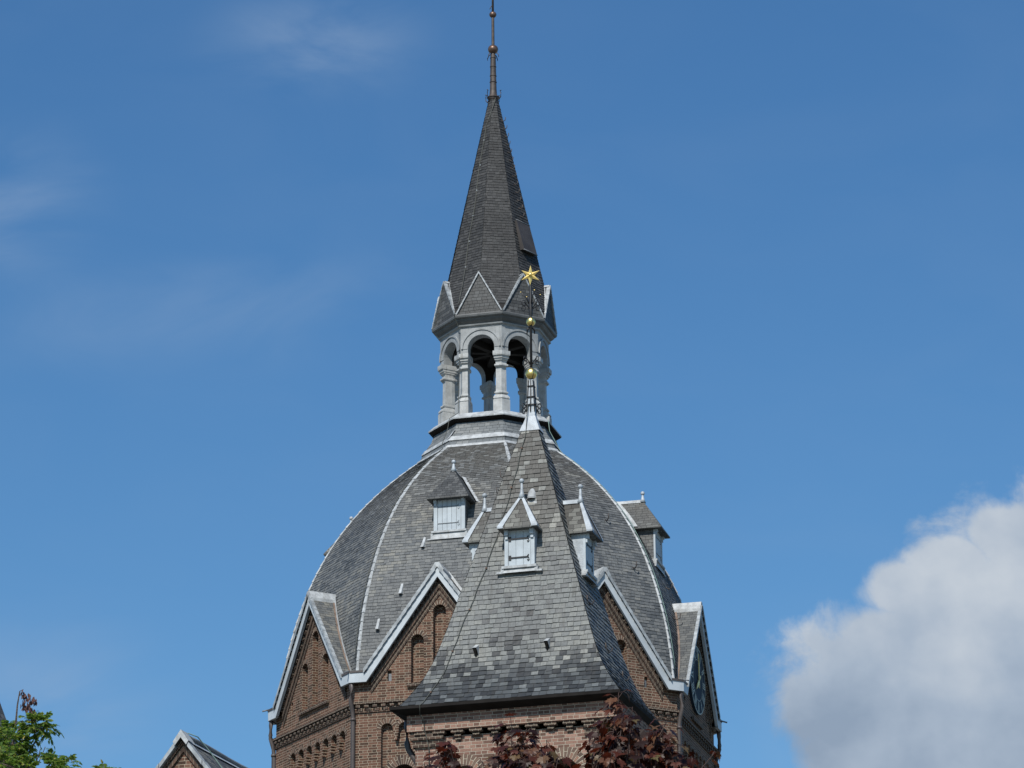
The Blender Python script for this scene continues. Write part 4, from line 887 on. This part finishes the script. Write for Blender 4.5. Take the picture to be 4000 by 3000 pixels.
for u, h in ((-.73, 16.60), (.62, 16.62)):
    mb = MB(); a = prof_a(h)*RB; a2 = prof_a(h+.2)*RB; dk = MB()
    mb.face([frF2(u-.05, a+.13, h+.10), frF2(u+.03, a+.13, h+.10), frF2(u+.035, a2, h+.2), frF2(u-.035, a2, h+.2)])
    mb.face([frF2(u+.03, a+.13, h+.10), frF2(u+.05, a+.01, h-.06), frF2(u+.035, a2, h+.2)])
    dk.face([frF2(u-.045, a+.12, h+.095), frF2(u+.028, a+.12, h+.095), frF2(u+.0, a+.012, h-.10)]); dk.face([frF2(u-.045, a+.12, h+.095), frF2(u, a+.012, h-.10), frF2(u-.035, a2, h+.19)])
    mb.sheet = True; dk.sheet = True
    o = obj('vent_cowl', mb, 'lead_white', tur); obj('vent_opening', dk, 'gutter', o)
for u, h in ((-.25, 16.75), (.35, 16.35), (-.55, 17.6)):
    mb = MB(); p = frR2(u, prof_a(h)+.015, h); mb.tube([p+frR2.t*-.13+Vector((0, 0, .1)), p+frR2.t*-.08-Vector((0, 0, .02)), p-Vector((0, 0, .05))+frR2.n*.03, p+frR2.t*.1+frR2.n*.05, p+frR2.t*.16+frR2.n*.06+Vector((0, 0, .07))], .013, 5); obj('roof_hook', mb, 'old_iron', tur)
for u, h in ((.5, 20.35), (.5, 18.6)):
    mb = MB(); hook(mb, frL2(.10, prof_a(h)+.02, h), (frL2.n+frL2.t*.4).normalized(), .16, .013); obj('roof_hook', mb, 'old_iron', tur)
# lightning cable down the front slope
mb = MB(); pth = [frF2(-.045, .10, 21.7), frF2(-.06, .14, 21.35)]; pc = []
for i in range(28):
    h = 21.2-i*(21.2-15.68)/27; f = i/27; a = prof_a(h); uu = -a*(.40+.40*min(1, f*1.35)) + .012*math.sin(i*1.9); pth.append(frF2(uu, a*RB+.03, h)); 
    if i % 4 == 2: pc.append((uu, a*RB, h))
uu = -1.64
pth += [frF2(-1.66, 1.69, 15.62), frF2(-1.67, 1.66, 15.45), frF2(-1.66, 1.44, 15.35), frF2(-1.65, 1.435, 15.2), frF2(-1.60, 1.34, 14.9), frF2(-1.60, 1.325, 13.0)]
mb.tube(pth, .0075, 5); obj('lightning_cable', mb, 'cable_dark', tur)
for u, a, h in pc: part('cable_clip', 'copper_ball', tur, lambda m_: m_.box(frF2, u-.012, u+.02, a-.01, a+.045, h-.014, h+.014))
# downpipe at the left corner
mb = MB(); mb.tube([frL2(.95, 2.14, 15.56), frL2(.95, 2.15, 15.40), frL2(.95, 2.145, 15.10), frL2(.95, 2.12, 15.0), frL2(.93, 1.96, 14.74), frL2(.92, 1.93, 14.6), frL2(.92, 1.93, 10)], .055, 10); obj('downpipe', mb, 'pipe', tur)
# lead cap and iron finial with gilded balls and star
sk = MB()
def rect_ring(h, a): return [frF2(-a, a*RB, h), frF2(a, a*RB, h), frF2(a, -a*RB, h), frF2(-a, -a*RB, h)]
lv = [(21.16, .198), (21.30, .150), (21.305, .142), (21.47, .090), (21.475, .084), (21.72, .066), (22.0, .05), (22.22, .038)]
for (h1, a1), (h2, a2) in zip(lv, lv[1:]):
    q, z = rect_ring(h1, a1), rect_ring(h2, a2)
    for i in range(4): sk.face([q[i], q[(i+1) % 4], z[(i+1) % 4], z[i]])
sk.face(rect_ring(22.22, .038)); fo = obj('finial', sk, 'lead', tur)
ir = MB()
for sx, sy in ((-1, 1), (1, 1), (1, -1), (-1, -1), (0, 1.05), (0, -1.05)):
    ir.tube([frF2(sx*.082, sy*.072, 21.56), frF2(sx*.066, sy*.055, 21.8), frF2(sx*.04, sy*.034, 22.2)], .011, 5)
for h, a in ((21.70, .072), (21.86, .060), (22.08, .048)):
    q = [frF2(-a*1.25, a*1.05, h), frF2(a*1.25, a*1.05, h), frF2(a*1.25, -a*1.05, h), frF2(-a*1.25, -a*1.05, h)]; ir.tube(q+[q[0]], .013, 5)
ir.lathe(UC, [(.026, 22.2), (.024, 23.5), (.04, 23.55), (.045, 23.65), (.034, 23.9), (.026, 24.15), (.02, 24.3)], 10)
def scroll(mb, f_, r0, h0, size, r, down=False, turns=1.15):
    pts = [f_(0, r0, h0)]; s_ = -1 if down else 1
    pts += [f_(0, r0+size*(.5+.15*i), h0+s_*size*(.35+.25*i-.03*i*i)) for i in range(1, 3)]
    cx, cz = r0+size*.95, h0+s_*size*.48
    for i in range(12):
        t = R(110-i*turns*30); rr = size*(.42-.022*i); pts.append(f_(0, cx+rr*math.cos(t), cz+s_*rr*math.sin(t)))
    mb.tube(pts, r, 5)
for ph in (0, 90, 180, 270):
    f_ = Fr(-TH+ph+62, UC); scroll(ir, f_, .02, 22.53, .14, .009); scroll(ir, f_, .02, 23.63, .17, .009); scroll(ir, f_, .06, 21.72, .15, .010, True)
    ir.tube([f_(0, .02, 23.28), f_(0, .09, 23.24), f_(0, .105, 23.17)], .012, 5)
    f2 = Fr(-TH+ph+38, UC); ir.tube([f2(0, .02, 23.72), f2(0, .08, 23.85), f2(0, .20, 23.96)], .012, 5)
obj('scroll_work', ir, 'iron', fo)
for ph in (0, 90, 180, 270):
    p = Fr(-TH+ph+38, UC)(0, .20, 23.965); mb = MB(); mb.ball(p, .013, 8, 6); obj('gilt_bud', mb, 'gold_flat', fo)
for hc, r_ in ((22.34, .113), (23.39, .088)):
    mb = MB(); mb.ball((UC[0], UC[1], hc), r_, 24, 16); obj('gilt_ball', mb, 'gold', fo)
    mb = MB(); mb.lathe(UC, [(r_*.45, hc+r_*.86), (r_*.3, hc+r_*1.02), (.03, hc+r_*1.06)], 10); mb.lathe(UC, [(.03, hc-r_*1.06), (r_*.3, hc-r_*1.02), (r_*.45, hc-r_*.86)], 10)
    mb.tube([Fr(20, UC)(0, math.sin(R(t))*(r_+.001), hc-math.cos(R(t))*(r_+.001)) for t in range(10, 175, 10)], .006, 5)
    obj('ball_seam', mb, 'iron', fo)
st = MB(); sf = Fr(-2, UC); sc_h = 24.325
for i in range(6):
    t = R(60*i+1.5); ln = .205; d = lambda r_, tt, a: sf(r_*math.sin(tt), a, sc_h+r_*math.cos(tt))
    tip = d(ln, t, .035); l_, r_p = d(.074, t-R(30), .03), d(.074, t+R(30), .03); rid = d(.05, t, .058); rb = d(.05, t, .008)
    for A_, B_ in ((l_, rid), (rid, r_p)): st.face([A_, tip, B_])
    st.face([l_, rb, tip]); st.face([rb, r_p, tip]); st.face([l_, rid, sf(0, .06, sc_h)]); st.face([rid, r_p, sf(0, .06, sc_h)])
st.sheet = True
obj('gilt_star', st, 'gold_flat', fo)
mb = MB(); mb.ball(sf(0, .075, sc_h), .034, 12, 8); obj('star_boss', mb, 'gold', fo)

# --- its twin, far left, mostly hidden by the green tree
VC = (-11.35, 67.6)
twin = thing('corner_turret', 'slate turret roof at the far left edge, half hidden behind the green tree', 'turret', (VC[0], VC[1], GZ))
turret_body(twin, VC, False)

# ================================================================== THE SMALL BRICK GABLE
GX, GY, GHT = -5.52, 62.0, 14.82
gbl = thing('church_gable', 'small brick gable with steep slate roof and grey coping, low left of the tower', 'church', (GX, GY, GZ))
fg = Fr(-19, (GX, GY)); sp = 1.22; WG = 4.0
mb = MB(); mb.face([fg(-WG, 0, GZ), fg(WG, 0, GZ), fg(WG, 0, GHT-.33-sp*WG), fg(0, 0, GHT-.12), fg(-WG, 0, GHT-.12-sp*WG)])
for s_ in (-1, 1): mb.face([fg(s_*WG, 0, GZ), fg(s_*WG, -14, GZ), fg(s_*WG, -14, GHT-.33-sp*WG), fg(s_*WG, 0, GHT-.33-sp*WG)])
mb.sheet = True; obj('wall', mb, 'brick', gbl)
mb = MB()
for s_ in (-1, 1):
    a, b = [fg(s_*WG, .12, GHT-.06-sp*WG), fg(0, .12, GHT-.06)], [fg(s_*WG, -14, GHT-.06-sp*WG), fg(0, -14, GHT-.06)]
    L_ = (a[1]-a[0]).length; mb.face([a[0], b[0], b[1], a[1]], [(0, 0), (14, 0), (14, L_), (0, L_)])
mb.sheet = True; grf = obj('roof', mb, 'slate_dome', gbl)
mb = MB(); vm = MB()
hyp = math.hypot(1, sp)
for s_ in (-1, 1):
    for i in range(13):
        u0, u1 = .12+i*.30, .12+(i+1)*.30-.012
        P = lambda u, a, dh: fg(s_*u, a, GHT-sp*u+dh)
        mb.face([P(u0, .16, -.10), P(u1, .16, -.11), P(u1, .16, -.015), P(u0, .16, -.0)]); mb.face([P(u0, .16, -.0), P(u1, .16, -.015), P(u1, -.06, -.03), P(u0, -.06, -.015)]); mb.face([P(u0, .16, -.10), P(u0, .16, 0), P(u0, 0, 0), P(u0, 0, -.1)]); mb.face([P(u0, .16, -.10), P(u0, 0, -.10), P(u1, 0, -.11), P(u1, .16, -.11)])
    for lo, hi, pr in ((-.18, -.11, .09), (-.31, -.20, .045)):
        L_ = WG*hyp; q = [(WG, GHT-sp*WG+lo), (0, GHT+lo), (0, GHT+hi), (WG, GHT-sp*WG+hi)]
        vm.face([fg(s_*u, pr, h) for u, h in q], [(0, .0), (L_, .0), (L_, .062), (0, .062)])
        for i in (0, 2): (u, h), (u2, h2) = q[i], q[i+1]; vm.face([fg(s_*u, pr, h), fg(s_*u2, pr, h2), fg(s_*u2, -.01, h2), fg(s_*u, -.01, h)])
mb.sheet = True; vm.sheet = True
obj('coping', mb, 'verge', gbl); obj('verge_corbel', vm, 'brick_dark', gbl)
mb = MB()
for s_ in (-1, 1):
    mb.face([fg(0, .18, GHT+.06), fg(s_*.15, .18, GHT-.15), fg(s_*.15, -.12, GHT-.15), fg(0, -.12, GHT+.06)]); mb.face([fg(0, .18, GHT+.06), fg(s_*.15, .18, GHT-.15), fg(s_*.11, .18, GHT-.22), fg(0, .18, GHT-.08)])
mb.sheet = True; obj('apex_cap', mb, 'lead_white', gbl)
mb = MB(); mb.tube([fg(0, .0-i*.5, GHT-.02+.012*math.sin(i)) for i in range(28)], .045, 6); obj('ridge_roll', mb, 'lead_dark', grf)
mb = MB()
for s_ in (1, -1): mb.face([fg(0, -.1, GHT-.045), fg(s_*.09, -.1, GHT-.045-sp*.09+.02), fg(s_*.09, -14, GHT-.045-sp*.09+.02), fg(0, -14, GHT-.045)])
mb.sheet = True; obj('ridge_flashing', mb, 'lead', grf)
mb = MB(); mb.tube([fg(.02, 0-.1, GHT+.05), fg(.10, -.35, GHT+.03), fg(.22, -.6, GHT-.18), fg(.5, -.7, GHT-.58), fg(1.2, -.75, GHT-1.44), fg(2.4, -.8, GHT-2.9)], .011, 5); obj('lightning_cable', mb, 'cable', gbl)

# ================================================================== TREES
MAPLE = [(0, 0), (.10, -.02), (.30, -.10), (.27, .02), (.50, .10), (.40, .17), (.62, .38), (.46, .37), (.50, .52), (.34, .46), (.20, .44), (.24, .66), (.13, .62), (0, 1.0)]
MAPLE = MAPLE + [(-x, y) for x, y in MAPLE[-2:0:-1]]
def leaf(mb, pos, axis, nrm, size, outline, droop=.25, fold=.18):
    y = axis.normalized(); z = (nrm - y*nrm.dot(y)).normalized(); x = y.cross(z)
    def P(px, py): rr = px*px+(py-.35)**2; return pos + x*px*size + y*py*size + z*(abs(px)*fold - droop*rr)*size
    ctr = P(0, .38); k = len(mb.v); pts = [P(*q) for q in outline]; mb.v += [ctr]+pts; n = len(pts)
    for i in range(n): mb.f.append((k, k+1+i, k+1+(i+1) % n)); mb.uv.append([(0, 0)]*3); mb.sm.append(False)
def rv(rnd): 
    while True:
        v = Vector((rnd.uniform(-1, 1), rnd.uniform(-1, 1), rnd.uniform(-1, 1)))
        if .05 < v.length < 1: return v.normalized()
rnd = random.Random(11)
mt = thing('maple_tree', 'purple-leaved maple tree whose top shoots rise in front of the brick turret', 'tree', (.75, 28.3, GZ))
tw = MB(); lv_ = MB(); lv_.sheet = True; lv_.keep = True
base = Vector((.75, 28.3, GZ))
tk = MB(); tk.tube([base, base+Vector((.05, 0, 2)), base+Vector((-.02, .1, 4.2)), base+Vector((.05, .1, 6.0)), base+Vector((.1, .05, 7.2))], [.19, .16, .12, .075, .035], 10)
fork = base+Vector((0, .1, 5.2))
def shoot(p0, p1, n_leaves, spread, size, tip=True, low=0.0):
    d = p1-p0; mid = p0.lerp(p1, .5)+Vector((rnd.uniform(-.05, .05), rnd.uniform(-.05, .05), -.03))
    pts = [p0, p0.lerp(mid, .5), mid, mid.lerp(p1, .5)+Vector((0, 0, .01)), p1]; tw.tube(pts, [.008, .007, .006, .004, .003], 5)
    for i in range(n_leaves):
        t = low+(1-low)*(i+rnd.random())/n_leaves; c = p0.lerp(p1, t) + (mid-p0.lerp(p1, .5))*(1-abs(2*t-1))
        out = rv(rnd); out.z *= .6; out.normalize(); pl = spread*rnd.uniform(.35, 1.0)
        tip_ = c+out*pl+Vector((0, 0, -.02)); tw.tube([c, c.lerp(tip_, .5)+Vector((0, 0, .012)), tip_], .0022, 3)
        ax = (out*.75+Vector((0, 0, -.75-.5*rnd.random()))+rv(rnd)*.35).normalized()
        nr = (out*.55+Vector((0, -.25, .75))+rv(rnd)*.45).normalized()
        leaf(lv_, tip_, ax, nr, size*rnd.uniform(.65, 1.15), MAPLE, rnd.uniform(.1, .5), rnd.uniform(.05, .35))
# the topmost shoots that show above the lower edge of the picture
Z = lambda px, py, dy=0: Vector(((px-1932)/14000*27.9 + 0*dy + .0, 28+dy, 0))
SH = [((.95, .0, 6.35), (.98, .0, 7.02), 26, .12), ((.80, .1, 6.3), (.90, .1, 6.88), 20, .13), ((.98, -.2, 6.3), (1.08, -.25, 6.84), 16, .14), ((1.0, .15, 6.3), (1.28, .15, 6.72), 26, .14), ((1.1, -.1, 6.25), (1.36, -.1, 6.76), 26, .14), ((1.15, .2, 6.2), (1.42, .2, 6.62), 20, .13),
      ((-.45, .1, 6.3), (-.42, .1, 6.66), 15, .085), ((-.43, -.1, 6.25), (-.47, -.1, 6.52), 9, .085), ((.12, .0, 6.25), (.12, .0, 6.74), 22, .13), ((.16, -.2, 6.25), (.24, -.2, 6.68), 18, .12), ((.25, .15, 6.2), (.36, .15, 6.58), 12, .10), ((.15, .3, 6.2), (.02, .3, 6.60), 12, .10),
      ((1.2, -.2, 6.05), (1.72, -.25, 6.46), 9, .09), ((1.3, .1, 6.1), (1.5, .1, 6.55), 16, .12)]
for a, b, n_, s_ in SH: shoot(Vector((a[0], 28+a[1], a[2]-.12)), Vector((b[0], 28+b[1], b[2]-.0)), int(n_*2.4), s_*1.05, .105, low=.10)
TOPS = [(-.62, 6.40), (-.54, 6.52), (-.48, 6.68), (-.36, 6.68), (-.30, 6.45), (-.08, 6.42), (.0, 6.70), (.12, 6.80), (.28, 6.76), (.40, 6.66), (.48, 6.48), (.68, 6.48), (.76, 6.66), (.84, 6.86), (.95, 7.02), (1.03, 6.90), (1.10, 6.72), (1.18, 6.82), (1.38, 6.84), (1.45, 6.66), (1.52, 6.46), (1.62, 6.44), (1.72, 6.42)]
def top_at(x):
    for (x1, z1), (x2, z2) in zip(TOPS, TOPS[1:]):
        if x1 <= x <= x2: return z1+(z2-z1)*(x-x1)/(x2-x1)
    return 6.4
n_ = 0
while n_ < 195:                              # dense body of the crown top
    x = rnd.uniform(-.60, 1.68); z = rnd.uniform(6.0, 7.0); tp = top_at(x)-.05
    if z > tp: continue
    dy = rnd.uniform(-.55, .55)*(1 if z < 6.5 else .5); n_ += 1
    p1 = Vector((x, 28+dy, z)); p0 = Vector((x*.9+.07, 28.05+dy*.8, z-.34)); shoot(p0, p1, 15, .11, .103, low=.15)
for i in range(150):                         # the rest of the crown, below the frame
    v = rv(rnd); v.z = v.z*.75; p1 = Vector((.7, 28.3, 4.5))+Vector((v.x*2.5, v.y*2.4, v.z*2.0-.1))*rnd.uniform(.75, 1.0)
    if p1.z > 5.75: p1.z = 5.75-rnd.uniform(0, .5)
    p0 = p1.lerp(Vector((.75, 28.4, 3.8)), .35); shoot(p0, p1, 8, .16, .14)
for i in range(26):
    v = rv(rnd); p1 = Vector((.7+v.x*1.5, 28.3+v.y*1.5, 5.0+v.z*1.0)); q = Vector((.75, 28.4, rnd.uniform(2.6, 4.8))); tk.tube([q, q.lerp(p1, .5)+Vector((0, 0, .15)), p1], [.05, .035, .012], 6)
for a, b, n_, s_ in SH: q = Vector((a[0], 28+a[1], a[2]-.15)); tk.tube([Vector((.78, 28.4, 5.2)), Vector((.78, 28.4, 5.2)).lerp(q, .55)+Vector((0, 0, .1)), q], [.035, .024, .014], 6)
obj('trunk', tk, 'bark', mt); tw.keep = True; obj('twigs', tw, 'twig', mt); obj('crown', lv_, 'maple', mt)

ASH = [(0, 0), (.16, .18), (.21, .42), (.15, .72), (0, 1), (-.15, .72), (-.21, .42), (-.16, .18)]
rnd = random.Random(5)
gt_ = thing('ash_tree', 'green ash tree with feathery leaves and a dry seed cluster, in the lower left corner', 'tree', (-5.9, 38.6, GZ))
tk = MB(); b0 = Vector((-5.9, 38.6, GZ)); tk.tube([b0, b0+Vector((.1, 0, 3)), b0+Vector((.0, .1, 6)), b0+Vector((.2, 0, 8.6)), b0+Vector((.35, -.2, 10.3))], [.2, .16, .12, .06, .02], 10)
gl2 = MB(); gl2.sheet = True; gl2.keep = True; tw2 = MB(); tw2.keep = True
def compound(p, d, ln, pairs=5, size=.075):
    d = d.normalized(); side = d.cross(Vector((0, 0, 1))); side = Vector((1, 0, 0)) if side.length < .1 else side.normalized(); upv = side.cross(d)
    pts = [p+d*ln*t-Vector((0, 0, 1))*ln*.45*t*t for t in (0, .25, .5, .75, 1)]; tw2.tube(pts, .003, 3)
    for i in range(pairs):
        t = .28+.66*i/pairs; c = p+d*ln*t-Vector((0, 0, 1))*ln*.45*t*t
        for s_ in (-1, 1): leaf(gl2, c, (side*s_*.9+d*.55+Vector((0, 0, -.5))+rv(rnd)*.2), (upv+rv(rnd)*.35), size*rnd.uniform(.8, 1.15), ASH, .35, .25)
    leaf(gl2, pts[-1], d+Vector((0, 0, -.9)), upv+rv(rnd)*.3, size*1.1, ASH, .3, .25)
CL = [((-5.02, 38, 9.20), .13, 40), ((-4.91, 38.1, 9.23), .11, 30), ((-5.08, 38.2, 9.12), .13, 24), ((-5.28, 38, 8.98), .22, 62), ((-5.17, 38.2, 8.92), .14, 28), ((-5.28, 37.8, 8.72), .22, 66), ((-5.08, 37.9, 8.70), .13, 28), ((-5.34, 38.2, 9.18), .12, 18), ((-5.16, 38.1, 9.28), .09, 8),
      ((-4.80, 38, 8.78), .10, 30), ((-4.66, 38.1, 8.78), .09, 16), ((-4.74, 37.9, 8.66), .13, 34), ((-4.79, 38.1, 8.88), .05, 8), ((-4.24, 38, 8.645), .09, 18), ((-4.10, 38, 8.61), .09, 14), ((-5.5, 38.3, 8.6), .45, 80), ((-5.6, 38.2, 9.15), .28, 40), ((-4.9, 38.3, 8.25), .40, 70), ((-4.3, 38.3, 8.2), .36, 50), ((-5.6, 38.6, 7.6), 1.0, 120), ((-6.6, 38.6, 8.2), 1.0, 110), ((-6.2, 38.4, 9.3), .5, 50), ((-4.6, 38.8, 7.2), .9, 90)]
for c, r_, n_ in CL:
    c = Vector(c); q = Vector((-5.8, 38.5, c.z-1.3)); tk.tube([q, q.lerp(c, .6)+Vector((0, 0, -.05)), c], [.03, .016, .006], 5)
    for i in range(n_):
        o_ = rv(rnd)*r_*rnd.random()**.5*Vector((1, 1, 1)).length/1.732; d = o_.normalized()*.8+Vector((0, 0, .6))+rv(rnd)*.5
        compound(c+o_*.75, d, .12*rnd.uniform(.8, 1.25), 5, .052)
tw2.tube([Vector((-5.22, 38, 9.2)), Vector((-5.21, 38, 9.42)), Vector((-5.19, 38, 9.58)), Vector((-5.15, 38, 9.60))], [.012, .009, .006, .003], 5)
for a in ((-5.0, 38, 8.72, .22), (-4.95, 38.0, 8.80, .16)): tw2.tube([Vector(a[:3]), Vector(a[:3])+Vector((.06, 0, a[3]))], [.006, .004], 4)
tw2.tube([Vector((-5.5, 37.7, 8.66)), Vector((-5.3, 37.7, 8.70)), Vector((-5.0, 37.7, 8.60)), Vector((-4.8, 37.7, 8.5))], [.012, .011, .008, .005], 5)
obj('trunk', tk, 'bark', gt_); obj('twigs', tw2, 'bark', gt_); obj('crown', gl2, 'green', gt_)
sd_ = MB(); sd_.sheet = True; sd_.keep = True
for i in range(110):
    t = rnd.random(); k = i % 2; c = Vector((-5.17+.16*t, 38+rnd.uniform(-.03, .03), (9.59-.13*t) if k else (9.48-.17*t))) + rv(rnd)*.035
    leaf(sd_, c, Vector((rnd.uniform(-.4, .4), rnd.uniform(-.4, .4), -1)), rv(rnd), .055, [(0, 0), (.22, .3), (.2, .7), (0, 1), (-.2, .7), (-.22, .3)], .3, .2)
obj('seed_cluster', sd_, 'seed', gt_)
